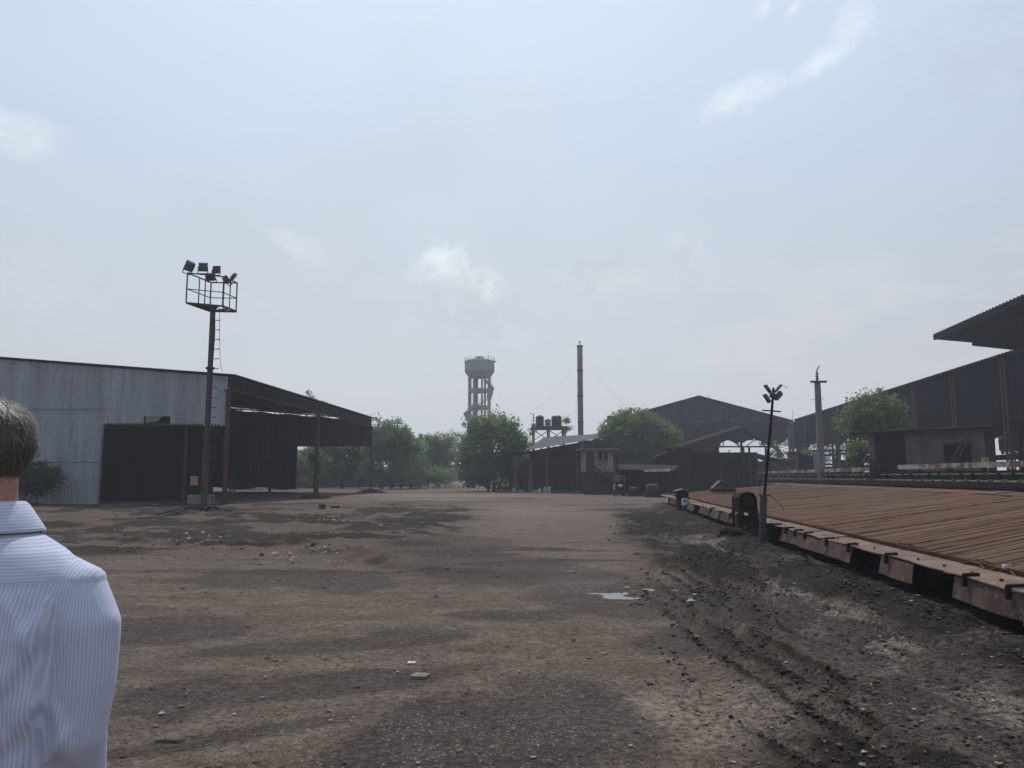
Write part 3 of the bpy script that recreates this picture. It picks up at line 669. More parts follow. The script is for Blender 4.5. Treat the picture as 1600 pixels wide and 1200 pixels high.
# columns
Y2=(59-43)/(76-43)*LEN
for k,(b,rad) in enumerate([(0.0,.13),(Y2,.12),(LEN-.05,.11)]):
    p=LP(0,b,0); mb=MB(); mb.tube([(p.x,p.y,-.1),(p.x,p.y,EH-.8)],rad,12)
    mb.box(p.x-.22,p.x+.22,p.y-.22,p.y+.22,EH-.86,EH-.80)
    if k==1:
        mb.tube([(p.x,p.y,-.1),(p.x,p.y,1.7)],.19,10)
    mb.build('column',M['rust'] if k<1 else M['steel'],root,smooth=False)
for a in (9,18,27,36):
    for b in (2.5,Y2,LEN-3):
        p=LP(a,b,0); mb=MB(); mb.beam((p.x,p.y,-.1),(p.x,p.y,rz(a)-.9),.24,.2); mb.build('column',M['darksheet'],root)
for b in (.6,Y2*.5,Y2,(Y2+LEN)/2,LEN-.5):   # roof trusses
    mb=MB(); mb.beam(LP(.2,b,rz(.2)-.12),LP(HW,b,rz(HW)-.12),.1,.12); mb.beam(LP(.2,b,EH-.85),LP(HW,b,rz(HW)-1.5),.08,.1)
    a=.2
    while a<HW-1: mb.beam(LP(a,b,EH-.85+(rz(a)-EH)*.62),LP(a+1,b,rz(a+1)-.15),.05); mb.beam(LP(a+1,b,rz(a+1)-.15),LP(a+2,b,EH-.85+(rz(a+2)-EH)*.62),.05); a+=2
    mb.build('roof_truss',M['darksheet'],root)
mb=MB(); q=d1+.05; mb.beam(LP(q,-.06,0),LP(q,-.06,4.5),.10,.08); mb.build('door_jamb',M['galvroof'],root)
mb=MB(); mb.beam(LP(2.4,.1,0),LP(2.4,.1,4.5),.12,.1); mb.beam(LP(.4,.05,4.42),LP(d1,.05,4.5),.1,.14); mb.build('door_frame',M['rust'],root)
# inner partition seen through the doorway
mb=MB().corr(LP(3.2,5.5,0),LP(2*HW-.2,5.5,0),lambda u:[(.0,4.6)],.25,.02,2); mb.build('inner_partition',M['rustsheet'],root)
p=LP(.9,-.35,0); mb=MB(); mb.box(p.x-.85,p.x+.45,p.y-.35,p.y+.2,-.05,.55,rot=.05); thing_at(mb,'concrete_plinth',M['concrete'],p,'low concrete block beside the corner post of the left shed','plinth')
for k,(dx,hh_,lb) in enumerate([(-.18,1.45,'short upright stake nearest the corner post of the left shed'),(-.42,1.35,'short upright stake in the middle beside the corner post'),(-.64,1.2,'short upright stake farthest right of the corner post')]):
    p=LP(dx,-.3,0); mb=MB(); mb.beam((p.x,p.y,-.1),(p.x+.02,p.y,hh_),.09,.07); thing_at(mb,'stake',M['rust'],p,lb,'stake','stakes beside the corner post')
def pile(name,px,py,rx,hh_,label,cat='dirt pile',mat='dirtpile',n=90):
    p=gp(px,py); VV=[];FF=[];c=0
    # mound body plus lumps
    nn=28; rings=7; V=[];Fc=[]
    for i in range(rings+1):
        t_=i/rings
        for k in range(nn):
            a=2*PI*k/nn; r=rx*(1-t_)*(1+.25*math.sin(3*a+px)+.15*math.sin(7*a)); z=hh_*(1-(1-t_)**2)*(.85+.3*random.random())-.05*(1-t_)
            V.append((p.x+r*math.cos(a),p.y+r*.7*math.sin(a),p.z+z-.04))
    for i in range(rings):
        for k in range(nn): a=i*nn+k;b=i*nn+(k+1)%nn; Fc.append([a,b,b+nn,a+nn])
    VV.append(np.array(V)); 
    Fq=Fc; tot=len(V)
    V2=list(V)
    for i in range(n):
        RV,RF=ROCKS[i%8]; a=random.random()*2*PI; rr=rx*math.sqrt(random.random())*1.15; s=.03+.09*random.random()*min(1,rx)
        z=hh_*max(0,1-(rr/rx)**2)*.8; q=RV*s+np.array([p.x+rr*math.cos(a),p.y+.7*rr*math.sin(a),p.z+z])
        V2+= [tuple(v) for v in q]; Fq=Fq+[[int(j)+tot for j in f] for f in RF]; tot+=len(RV)
    o=mesh_obj(name,V2,Fq,M[mat],origin=(p.x,p.y,p.z)); return tag(o,label,cat)
pile('rubble_pile',492,778,1.0,.30,'low pile of rubble round the middle post of the left shed','rubble')
pile('rubble_pile',579,770,1.3,.40,'rubble heaped round the end post of the left shed','rubble')
pile('rubble_pile',318,799,1.1,.26,'dark earth heaped round the foot of the lamp mast','rubble')
for k,px in enumerate((372,392,413,433,452)):
    pile('debris_heap',px,766,1.1,.35,['pale heap of scrap under the left shed end wall, nearest the corner post','second scrap heap from the corner post under the shed end wall','middle scrap heap of five under the shed end wall','fourth scrap heap from the corner post under the shed end wall','scrap heap by the opening edge under the shed end wall'][k],'scrap heap','scrapb' if k%2 else 'concrete',30)

# ------------------------------------------------------------------ lamp mast
Y=35.7; b0=at(318,797,Y); mx,my=b0.x,Y; ph=9.55
root=empty('lighting_mast',(mx,my,g1(mx,my)),'tall lamp mast with a railed cage and floodlights before the left shed','lamp mast')
mb=MB(); mb.tube([(mx,my,-.1),(mx,my,3.4)],.145,14); mb.tube([(mx,my,3.4),(mx,my,6.6)],.13,14); mb.tube([(mx,my,6.6),(mx,my,ph)],.12,14)
for z in(3.4,6.6): mb.tube([(mx,my,z-.05),(mx,my,z+.05)],.20,14)
mb.build('pole',M['steel'],root)
z=.6
while z<ph-.2:
    mb=MB(); mb.beam((mx+.08,my-.02,z),(mx+.36,my-.02,z),.03); mb.beam((mx+.36,my-.02,z-.03),(mx+.36,my-.02,z+.05),.03); mb.build('rung',M['steel'],root); z+=.46
def cg(px,py,Y_): q=at(px,py,Y_); return Vector((q.x,Y_,ph))
QA,QB,QC,QD=cg(291,468,34.9),cg(348,471,35.6),cg(369,480,36.8),cg(328,482,36.7)
QA.z=QB.z=QC.z=QD.z=ph
mb=MB()
def slab(P,z0,z1): mb.hexa([Vector((q.x,q.y,z0)) for q in P]+[Vector((q.x,q.y,z1)) for q in P])
cm=QA.lerp(QC,.5)
slab([QA,QB.lerp(QA,.1),QB.lerp(QC,.12).lerp(QD,.62),QD],ph-.05,ph); mb.beam(QB,QC,.10,.08); mb.beam(QD,QC,.16,.08); mb.beam(QA,QB,.07,.07); mb.beam(QB.lerp(QC,.5),QD,.09,.06)
mb.build('platform',M['steel'],root)
mb=MB(); Q=[QA,QB,QC,QD]; up=Vector((0,0,1.42)); um=Vector((0,0,.66))
for i in range(4):
    a,b=Q[i],Q[(i+1)%4]
    mb.beam(a,a+up,.05); mb.beam(a+up,b+up,.05); mb.beam(a+um,b+um,.035); mb.beam(a.lerp(b,.5),a.lerp(b,.5)+up,.04)
mb.build('railing',M['steel'],root)
def flood(parent,c,yaw,tilt,s=.42,mat='lampcase',name='floodlight',glass=None):
    # ribbed housing with a front glass and a bracket; faces away along yaw
    M3=Matrix.Rotation(yaw,3,'Z')@Matrix.Rotation(tilt,3,'X'); T=lambda v: Vector(c)+M3@Vector(v)
    mb=MB(); w2=s/2
    mb.hexa([T(v) for v in[(-w2*.8,-s*.18,-w2*.8),(w2*.8,-s*.18,-w2*.8),(w2*.8,-s*.18,w2*.8),(-w2*.8,-s*.18,w2*.8),(-w2,s*.12,-w2),(w2,s*.12,-w2),(w2,s*.12,w2),(-w2,s*.12,w2)]])
    for i in range(6):
        xx=-w2*.7+i*w2*.28; mb.hexa([T(v) for v in[(xx,-s*.26,-w2*.7),(xx+.015,-s*.26,-w2*.7),(xx+.015,-s*.17,-w2*.7),(xx,-s*.17,-w2*.7),(xx,-s*.26,w2*.7),(xx+.015,-s*.26,w2*.7),(xx+.015,-s*.17,w2*.7),(xx,-s*.17,w2*.7)]])
    o=mb.build(name,M[mat],parent)
    mb=MB(); mb.hexa([T(v) for v in[(-w2*.9,s*.125,-w2*.9),(w2*.9,s*.125,-w2*.9),(w2*.9,s*.15,-w2*.9),(-w2*.9,s*.15,-w2*.9),(-w2*.9,s*.125,w2*.9),(w2*.9,s*.125,w2*.9),(w2*.9,s*.15,w2*.9),(-w2*.9,s*.15,w2*.9)]]); mb.build('lamp_glass',M[glass or 'galvroof'],o)
    mb=MB(); mb.beam(T((-w2*1.05,0,0)),T((-w2*1.05,0,-s*.75)),.03); mb.beam(T((w2*1.05,0,0)),T((w2*1.05,0,-s*.75)),.03); mb.beam(T((-w2*1.05,0,-s*.75)),T((w2*1.05,0,-s*.75)),.03); mb.build('bracket',M['steel'],o)
    return o
def fl(px,py,Yd,yaw,tilt,s,**k): q=at(px,py,Yd); return flood(root,q,yaw,tilt,s,**k)
fl(296,416,35.0,1.3,.45,.50); fl(317,417,35.3,.1,.12,.42); fl(338,421,35.6,-.1,-.05,.38); fl(354,437,36.6,-.9,.7,.42); fl(365,433,36.8,-1.2,-.6,.40)
M['glowglass']=leafmat('sunglow_lamp_glass',(.55,.42,.3),(.6,.45,.33),.65)  # glow of sun through the glass is put into its orange colour
o=fl(329,433,36.3,0,.95,.42)
q=at(329,432,36.3); mb=MB(); mb.box(q.x-.23,q.x+.23,q.y-.05,q.y,q.z-.10,q.z+.13); mb.build('sunglow_glass',M['glowglass'],o)
# cables
mb=MB(); a=Vector((mx+.3,my,ph)); e=at(347,580,43); pts=[a.lerp(e,t_/12)-Vector((0,0,.8*math.sin(PI*t_/12))) for t_ in range(13)]; mb.tube(pts,.012,5); mb.build('cable',M['black'],root)
mb=MB(); mb.tube([(mx+.14,my-.12,ph),(mx+.2,my-.14,8.2),(mx+.13,my-.15,5),(mx+.16,my-.15,2.2)],.018,6); mb.build('conduit',M['black'],root)
q=at(304,751,my-.2); mb=MB(); mb.box(q.x-.15,q.x+.15,q.y-.1,q.y+.08,q.z-.2,q.z+.2,rot=.1); bx=mb.build('junction_box',M['orange'],root); tag(bx,'faded orange junction box')
mb=MB(); mb.beam((q.x,q.y,q.z+.1),(mx,my,q.z+.1),.04); mb.build('box_bracket',M['steel'],root)
# loose plank and brush by the foot
p=gp(292,806); mb=MB(); mb.beam(p+Vector((-1.0,-.5,.05)),p+Vector((.55,.7,.5)),.09,.05); thing_at(mb,'fallen_branch',M['bark'],p,'leaning dark branch at the foot of the lamp mast','branch')

# ------------------------------------------------------------------ water tower
Y=180; s=sc(Y); C=at(748.5,HOR,Y); C.z=0; Hh=lambda py: CAMH+(HOR-py)*s*1.0
def hz_at(py,Y): return at(800,py,Y).z
Hh=lambda py: hz_at(py,180)
root=empty('water_tower',(C.x,C.y,0),'tall concrete water tower with a round tank on columns beyond the trees','water tower')
Rt=23.3*s; Rc=18*s
mb=MB().lathe((C.x,C.y,0),[(Rc*.98,Hh(590)),(Rc*1.02,Hh(588)),(Rt*.99,Hh(581.5)),(Rt,Hh(580)),(Rt,Hh(566.5)),(Rt*1.03,Hh(566.3)),(Rt*1.03,Hh(565.2)),(Rt*.9,Hh(565))],40); mb.build('tank',M['towerc'],root)
mb=MB().lathe((C.x,C.y,0),[(Rt*1.0,Hh(565.1)),(Rt*.75,Hh(562.5)),(Rt*.4,Hh(560.6)),(Rt*.2,Hh(560))],40); mb.build('dome_roof',M['concrete'],root)
mb=MB().lathe((C.x,C.y,0),[(Rt*.22,Hh(561)),(Rt*.22,Hh(558.6)),(Rt*.27,Hh(558.6)),(Rt*.27,Hh(557.8))],20); mb.build('roof_hatch',M['towerc'],root)
for k in range(8):
    a=2*PI*(k+.35)/8; p=(C.x+Rc*.93*math.cos(a),C.y+Rc*.93*math.sin(a)); mb=MB().tube([(p[0],p[1],-.1),(p[0],p[1],Hh(588))],.25,12); mb.build('column',M['towerc'],root,smooth=True)
mb=MB().tube([(C.x-1.0,C.y+.3,0),(C.x-1.0,C.y+.3,Hh(588))],.35,12); mb.build('riser_pipe',M['concrete'],root,smooth=True)
for py in (610.5,637,664,691,718):
    mb=MB(); z=Hh(py)
    for k in range(8):
        a=2*PI*(k+.35)/8;b=2*PI*(k+1.35)/8; mb.beam((C.x+Rc*.93*math.cos(a),C.y+Rc*.93*math.sin(a),z),(C.x+Rc*.93*math.cos(b),C.y+Rc*.93*math.sin(b),z),.34,.78)
    mb.build('ring_beam',M['towerc'],root)
def w3(px,py,dy): q=at(px,py,Y+dy); return Vector((q.x,Y+dy,q.z))
mb=MB()
ft=-Rc-.5
def flight(a,b,w_=.6):
    mb.beam(a,b,w_,.22); mb.beam(a+Vector((0,-.45,1)),b+Vector((0,-.45,1)),.06); 
    for k in range(5): q=a.lerp(b,k/4)+Vector((0,-.45,0)); mb.beam(q,q+Vector((0,0,1)),.05)
flight(w3(757,592,ft),w3(768,606,ft*.3)); flight(w3(770,606,ft*.2),w3(766,623,ft*.5)); flight(w3(766,622,ft*.6),w3(744,634,ft)); flight(w3(742,636,ft),w3(727,648,ft*.4)); flight(w3(727,648,ft*.3),w3(734,664,ft*.8)); flight(w3(734,664,ft),w3(762,684,ft)); 
mb.build('staircase',M['towerc'],root)
for P4 in ([(764,598),(772.5,606),(767,622),(760,622)],[(723.5,646),(731,641),(734,655),(729,656)]):
    V=[w3(a,b,ft*.1-1.0) for a,b in P4]+[w3(a,b,ft*.1+.9) for a,b in P4]; mb=MB(); mb.add(V,[[3,2,1,0],[4,5,6,7],[0,1,5,4],[1,2,6,5],[2,3,7,6],[3,0,4,7]]); mb.build('stair_landing',M['towerc'],root)
mb=MB()
for k in range(20):
    a=2*PI*k/20; a2=2*PI*(k+1)/20; e=(C.x+Rt*math.cos(a),C.y+Rt*math.sin(a)); e2=(C.x+Rt*math.cos(a2),C.y+Rt*math.sin(a2)); z=Hh(565.3)
    mb.beam((e[0],e[1],z),(e[0],e[1],z+.9),.05); mb.beam((e[0],e[1],z+.9),(e2[0],e2[1],z+.9),.04); mb.beam((e[0],e[1],z+.45),(e2[0],e2[1],z+.45),.03)
mb.beam((C.x+Rt*.9,C.y-.5,Hh(565)),(C.x+Rt*1.12,C.y-.6,Hh(565)),.8,.12)
mb.build('roof_railing',M['steel'],root)
q=w3(763,566,0); mb=MB().tube([q,q+Vector((0,0,2.6))],.03,6); mb.build('lightning_rod',M['steel'],root)

# ------------------------------------------------------------------ chimney stack
Y=120; q=at(908,HOR,Y); H0=hz_at(540,Y); rr=4.3*sc(Y)
root=empty('chimney_stack',(q.x,Y,0),'tall thin rusty steel chimney held by guy wires','chimney')
mb=MB().tube([(q.x,Y,-.1),(q.x,Y,H0)],rr,20); mb.build('flue',M['pipe'],root,smooth=True)
for py in(541,579,619,660): 
    z=hz_at(py,Y); mb=MB().tube([(q.x,Y,z-.12),(q.x,Y,z+.12)],rr*1.16,20); mb.build('flange',M['steel'],root)
mb=MB().tube([(q.x,Y,H0),(q.x,Y,H0+.4)],.05,6); mb.lathe((q.x,Y,H0+.4),[(.02,0),(.16,.1),(.16,.25),(.05,.32)],10); mb.build('finial',M['steel'],root)
z=hz_at(556,Y)
for e in ((at(838,640,112)),(at(1018,668,117)),Vector((q.x,Y+22,0))):
    mb=MB(); a=Vector((q.x,Y,z)); pts=[a.lerp(e,k/14)-Vector((0,0,.7*math.sin(PI*k/14))) for k in range(15)]; mb.tube(pts,.011,5); mb.build('guy_wire',M['steel'],root)

# ------------------------------------------------------------------ tank platform
Y=105; s=sc(Y); X=lambda px,dy=0: at(px,HOR,Y+dy).x; Zp=lambda py: hz_at(py,Y)
root=empty('tank_stand',(X(858),Y,0),'elevated steel stand with black tanks left of the chimney','tank stand')
for px in(834,858,882):
    for dy in(0,3.0):
        mb=MB(); mb.beam((X(px),Y+dy,-.1),(X(px),Y+dy,Zp(668)),.3,.3); mb.build('leg',M['towerc'],root)
mb=MB(); mb.box(X(831),X(886),Y-.4,Y+3.4,Zp(670),Zp(666)); mb.build('deck',M['steel'],root)
mb=MB()
for a,b in((834,858),(858,882)):
    for z0,z1 in((672,688),(690,712)):
        mb.beam((X(a),Y,Zp(z0)),(X(b),Y,Zp(z1)),.1); mb.beam((X(a),Y,Zp(z1)),(X(b),Y,Zp(z0)),.1)
mb.build('cross_brace',M['rust'],root)
mb=MB()
for px in np.linspace(831,886,9): mb.beam((X(px),Y-.35,Zp(666)),(X(px),Y-.35,Zp(657)),.05)
mb.beam((X(831),Y-.35,Zp(657)),(X(886),Y-.35,Zp(657)),.05); mb.build('railing',M['steel'],root)
for k,(a,b,t_,b_,m_,lb) in enumerate([(838,851,647.5,666,'black','black plastic water tank at the left end of the high stand'),(863,874,648,666,'black','black plastic water tank at the middle of the high stand'),(870,880,647,666,'black','black plastic water tank at the right end of the high stand'),(853,862,653,666,'galvroof','pale squat tank between the black tanks on the high stand')]):
    cx=(X(a)+X(b))/2; r=(X(b)-X(a))/2; cy=Y+(1.6 if k!=2 else 2.4); z0=Zp(666)+.003; H=Zp(t_)-z0
    mb=MB().lathe((cx,cy,z0),[(r*.97,0),(r,.05),(r,H*.3),(r*.97,H*.32),(r,H*.34),(r,H*.6),(r*.97,H*.62),(r,H*.64),(r,H*.86),(r*.6,H*.96),(r*.3,H)],24)
    o=mb.build('water_tank',M[m_],origin=(cx,cy,z0),smooth=False); tag(o,lb,'water tank','water tanks on the high stand' if k<3 else None)
mb=MB(); a=Vector((X(834),Y,Zp(666))); mb.tube([a,a+Vector((0,0,1.7))],.05,6); mb.beam(a+Vector((-.5,0,1.8)),a+Vector((.1,0,1.55)),.08); mb.beam(a+Vector((-.1,0,1.2)),a+Vector((.1,0,1.2)),.2); o=mb.build('antenna',M['steel'],root)
tree('creeper','leafy creeper hanging at the right end of the high tank stand',(X(885),Y-.5,0),[(0,0,Zp(662),.5,.4,.9),(.1,0,Zp(672),.4,.4,1.2),(-.1,0,Zp(695),.3,.3,1.8)],900,.12,M['leafA'],[(0,0,0,0,Zp(668),.05)],.18,limbs=0,cat='plant')
tree('creeper','leafy creeper climbing the left leg of the high tank stand',(X(832),Y-.5,0),[(0,0,Zp(670),.4,.4,1.2),(-.1,0,Zp(690),.4,.3,1.4)],600,.12,M['leafA'],[(0,0,0,0,Zp(680),.05)],.18,limbs=0,cat='plant')

# ------------------------------------------------------------------ middle open shed
root=empty('open_shed',tloc(860,77),'low open fronted shed with a sloping pale roof left of the cabin','shed')
def pt(px,py,Y_): q=at(px,py,Y_); return Vector((q.x,Y_,q.z))
mb=MB(); mb.croof(pt(822,703,76),pt(934,684.5,76),pt(934,678,88),pt(850,683,88),.3,.03,4,.03); mb.build('roof',M['midroof'],root)
mb=MB(); fnz=lambda u:[(0,CAMH+((HOR-704)+ (18.5)*(u/7.2))*76/1200)]
a=pt(828,HOR,76.6); b=pt(934,HOR,76.6); L=(b-a).length
mb.corr(a,b,lambda u:[(2.9,hz_at(704-18.5*u/L,76.6)-.05)],.25,.02,3); mb.build('fascia_sheet',M['darksheet'],root)
a=pt(795,HOR,87); b=pt(940,HOR,87); mb=MB().corr(a,b,lambda u:[(0,4.2)],.25,.02,2); mb.build('back_wall',M['darksheet'],root)
for px in(795,940):
    a=pt(px,HOR,76.7); b=pt(px,HOR,86.9); mb=MB().corr(a,b,lambda u:[(0,4.0)],.25,.02,2); mb.build('side_wall',M['darksheet'],root)
for px,py in((805,708),(854.5,706),(902,706)):
    a=pt(px,HOR,74); mb=MB(); mb.tube([(a.x,74,-.1),(a.x,74,hz_at(py,74))],.09,8); mb.build('post',M['pipe'],root)
mb=MB(); mb.hexa([pt(778,709,73.4),pt(908,708,73.4),pt(908,708.5,77),pt(778,709.5,77)]+[pt(778,706,73.4),pt(908,705.3,73.4),pt(908,705.8,77),pt(778,706.5,77)]); mb.build('lean_to_roof',M['darksheet'],root)
mb=MB(); mb.beam(pt(795,722,74.3),pt(906,722,74.3),.08,.12); mb.build('rail',M['steel'],root)
for px,w_,lb in((822,.5,'pale upright board leaning inside the open shed, left of its pair'),(829,.4,'pale upright board leaning inside the open shed, right of its pair')):
    a=pt(px,760,77.5); mb=MB(); mb.hexa([(a.x-w_/2,77.2,0),(a.x+w_/2,77.2,0),(a.x+w_/2,77.3,0),(a.x-w_/2,77.3,0),(a.x-w_/2,77.6,2.6),(a.x+w_/2,77.6,2.7),(a.x+w_/2,77.7,2.7),(a.x-w_/2,77.7,2.6)]); thing_at(mb,'board',M['darkplaster'] if px<825 else M['concrete'],Vector((a.x,77.3,0)),lb,'board','boards inside the open shed')
for k,(px,s_,lb) in enumerate([(843,.42,'pale bucket on the ground left of the middle shed post'),(852,.5,'larger white bucket beside the middle shed post'),(858,.55,'white bucket right of the middle shed post'),(803,.4,'small pale bucket at the foot of the left shed post')]):
    a=pt(px,767,73.2); r=s_*.35; mb=MB().lathe((a.x,73.2,0),[(r*.8,0),(r,s_*.95),(r*1.06,s_*.96),(r*1.06,s_),(r*.9,s_)],14); o=thing_at(mb,'bucket',M['white'],Vector((a.x,73.2,0)),lb,'bucket','buckets by the open shed')
    mb=MB(); mb.tube([(a.x-r,73.2,s_*.9),(a.x-r*.4,73.05,s_*.6),(a.x+r*.4,73.05,s_*.6),(a.x+r,73.2,s_*.9)],.015,5); mb.build('handle',M['steel'],o)

# ------------------------------------------------------------------ two storey cabin
Y=70; root=empty('control_cabin',tloc(935,70),'small two storey cabin with outside stair beside the dome shaped tree','cabin')
x0,x1=X_=(at(912,HOR,Y).x,at(958,HOR,Y).x); Zc=lambda py:hz_at(py,Y); x0,x1=X_
mb=MB(); mb.box(x0,x1,Y,Y+3,-.1,Zc(737)); mb.build('lower_wall',M['darkplaster'],root)
zf=Zc(737); zt=Zc(703)
def panel(mb,a,b,c,d,y0=0,th=.18): mb.box(at(a,HOR,Y).x,at(b,HOR,Y).x,Y+y0,Y+y0+th,Zc(d),Zc(c))
mb=MB(); 
for a,b,c,d in((912,916,703,737),(929,934,703,737),(916,929,703,706),(942,944,706,720),(934,950,703,706),(934,950,720,737),(950,958,703,737)): panel(mb,a,b,c,d)
mb.box(x0,x0+.18,Y+.181,Y+3,zf,zt); mb.box(x1-.18,x1,Y+.181,Y+3,zf,zt); mb.box(x0+.18,x1-.18,Y+2.82,Y+3,zf,zt); mb.build('upper_wall',M['lime'],root)
mb=MB(); panel(mb,916,929,706,737,.06,.05); mb.build('door',M['darkplaster'],root)
for a,b in((934,942),(944,950)):
    mb=MB(); xa,xb=at(a,HOR,Y).x,at(b,HOR,Y).x
    for xx in(xa+.02,(xa+xb)/2,xb-.02): mb.box(xx-.02,xx+.02,Y+.06,Y+.1,Zc(720),Zc(706))
    for zz in(Zc(719.6),Zc(713),Zc(706.4)): mb.box(xa,xb,Y+.055,Y+.095,zz-.02,zz+.02)
    mb.build('window_frame',M['steel'],root)
mb=MB(); mb.box(at(905,HOR,Y).x,at(965,HOR,Y).x,Y-.5,Y+3.4,Zc(703),Zc(700.8)); mb.build('roof_slab',M['concrete'],root)
mb=MB(); mb.box(x0,x1,Y+.1,Y+2.9,Zc(700.8),Zc(688)); mb.build('parapet',M['darkplaster'],root)
a=Vector((at(930,HOR,Y-.7).x,Y-.5,Zc(729))); e=Vector((at(968,HOR,Y-.7).x,Y-.5,Zc(757)))
mb=MB()
for k in range(13):
    q=a.lerp(e,k/12); mb.box(q.x-.12,q.x+.12,Y-.9,Y-.05,q.z-.07,q.z)
mb.beam(a+Vector((0,-.4,-.12)),e+Vector((0,-.4,-.12)),.06,.2); mb.build('stair',M['steel'],root)
mb=MB()
for dz_ in(.45,.9): mb.beam(a+Vector((0,-.4,dz_)),e+Vector((0,-.4,dz_)),.06)
for k in range(6): q=a.lerp(e,k/5)+Vector((0,-.4,0)); mb.beam(q,q+Vector((0,0,.9)),.05)
mb.build('stair_rail',M['pipe'],root)
q=at(967,747,Y-.3); mb=MB(); mb.corr((q.x-.5,Y-.6,0),(q.x+.5,Y-.6,0),lambda u:[(Zc(752),Zc(742))],.2,.02); mb.beam((q.x-.45,Y-.57,0),(q.x-.45,Y-.57,Zc(745)),.06); mb.beam((q.x+.45,Y-.57,0),(q.x+.45,Y-.57,Zc(745)),.06)
thing_at(mb,'sheet_screen',M['galv'],Vector((q.x,Y-.6,0)),'small pale corrugated screen at the foot of the cabin stair','screen')

# ------------------------------------------------------------------ lean-to under the dome tree, with machines
Y=64; root=empty('lean_to_shelter',tloc(1010,66),'low black lean-to shelter under the dome shaped tree','shelter')
mb=MB(); mb.croof(pt(966,733,Y-.6),pt(1052,736,Y-.6),pt(1062,727,Y+7),pt(966,725,Y+7),.25,.03,4,.03); mb.build('roof',M['darksheet'],root)
mb=MB(); mb.hexa([pt(1006,737.2,Y-.75),pt(1047,736.5,Y-.75),pt(1047,736.5,Y+.2),pt(1006,737.2,Y+.2),pt(1006,734.5,Y-.75),pt(1047,731.8,Y-.75),pt(1047,731.8,Y+.2),pt(1006,734.5,Y+.2)]); mb.build('loose_sheet',M['white'],root)
mb=MB(); mb.corr(pt(962,HOR,Y+7),pt(1060,HOR,Y+7),lambda u:[(0,2.3)],.3,.02,2); mb.build('back_wall',M['darksheet'],root)
for px in(972,998,1022,1046):
    a=pt(px,HOR,Y); mb=MB(); mb.beam((a.x,Y,-.1),(a.x,Y,hz_at(735,Y)),.12); mb.build('post',M['rustsheet'],root)
def motor(px,py,Yd,s_,label,name='motor_pump',cat='pump'):
    p=at(px,HOR,Yd); p.z=g1(p.x,Yd); r=empty(name,p,label,cat)
    mb=MB(); mb.box(p.x-.55*s_,p.x+.55*s_,p.y-.3*s_,p.y+.3*s_,p.z-.05,p.z+.16*s_); mb.build('base_frame',M['caststeel'],r)
    mb=MB(); mb.tube([(p.x-.5*s_,p.y,p.z+.45*s_),(p.x-.42*s_,p.y,p.z+.45*s_),(p.x+.1*s_,p.y,p.z+.45*s_),(p.x+.18*s_,p.y,p.z+.45*s_)],[.16*s_,.27*s_,.27*s_,.14*s_],16)
    for k in range(6): xx=p.x-.36*s_+k*.09*s_; mb.tube([(xx,p.y,p.z+.45*s_),(xx+.02,p.y,p.z+.45*s_)],.3*s_,16)
    mb.build('motor_body',M['steel'],r)
    mb=MB(); mb.tube([(p.x+.2*s_,p.y-.1*s_,p.z+.42*s_),(p.x+.2*s_,p.y+.12*s_,p.z+.42*s_)],.3*s_,18); mb.tube([(p.x+.3*s_,p.y,p.z+.6*s_),(p.x+.3*s_,p.y,p.z+1.15*s_)],.08*s_,10); mb.build('pump_housing',M['caststeel'],r)
    return r
motor(992,775,61,1.0,'dark pump set on the ground right of the parked motorcycle'); motor(1023,772,59,1.4,'larger dark motor under the lean-to left of the cooling bed end')
def motorcycle(px,Yd,label):
    p=at(px,HOR,Yd); z=g1(p.x,Yd); r=empty('motorcycle',(p.x,Yd,z),label,'motorcycle'); x,y=p.x,Yd
    yaw=R(55); M3=Matrix.Rotation(yaw,3,'Z'); T=lambda a,b,c: Vector((x,y,z))+M3@Vector((a,b,c))
    for sx in(-.63,.63):
        mb=MB(); n=22; ring=[T(sx+.27*math.cos(2*PI*k/n),0,.3+.27*math.sin(2*PI*k/n)) for k in range(n+1)]; mb.tube(ring,.045,8,False); wl=mb.build('wheel',M['black'],r,smooth=True)
        mb=MB(); 
        for k in range(8): mb.beam(T(sx,0,.3),T(sx+.25*math.cos(PI*k/4),0,.3+.25*math.sin(PI*k/4)),.012)
        mb.tube([T(sx,-.06,.3),T(sx,.06,.3)],.05,10); mb.build('spokes',M['steel'],wl)
    mb=MB(); mb.beam(T(-.63,.06,.3),T(-.1,.06,.42),.035); mb.beam(T(-.1,0,.42),T(.35,0,.72),.05); mb.beam(T(-.6,.07,.32),T(-.5,.07,.7),.04); mb.beam(T(-.5,0,.66),T(.35,0,.72),.05); mb.tube([T(-.12,-.09,.3),T(.18,-.09,.32),T(.2,-.09,.5)],.06,8); mb.tube([T(0,-.14,.26),T(-.75,-.16,.3)],.035,8); mb.build('frame',M['steel'],r)
    mb=MB(); mb.beam(T(.63,.06,.3),T(.42,.05,.85),.04); mb.beam(T(.63,-.06,.3),T(.42,-.05,.85),.04); mb.tube([T(.36,-.34,.98),T(.44,0,.9),T(.36,.34,.98)],.018,8); mb.build('fork',M['steel'],r)
    mb=MB(); mb.tube([T(-.02,0,.78),T(.08,0,.8),T(.3,0,.82),T(.42,0,.78)],[.06,.13,.14,.05],12); mb.build('fuel_tank',M['white'],r,smooth=True)
    mb=MB(); mb.tube([T(-.66,0,.74),T(-.5,0,.75),T(-.1,0,.76),T(0,0,.74)],[.05,.11,.11,.05],10); mb.build('seat',M['black'],r,smooth=True)
    mb=MB(); mb.tube([T(.45,0,.84),T(.58,0,.84)],[.06,.09],12); mb.build('headlight',M['white'],r)
motorcycle(967,62.5,'dark motorcycle with a pale fuel tank parked left of the pump set')

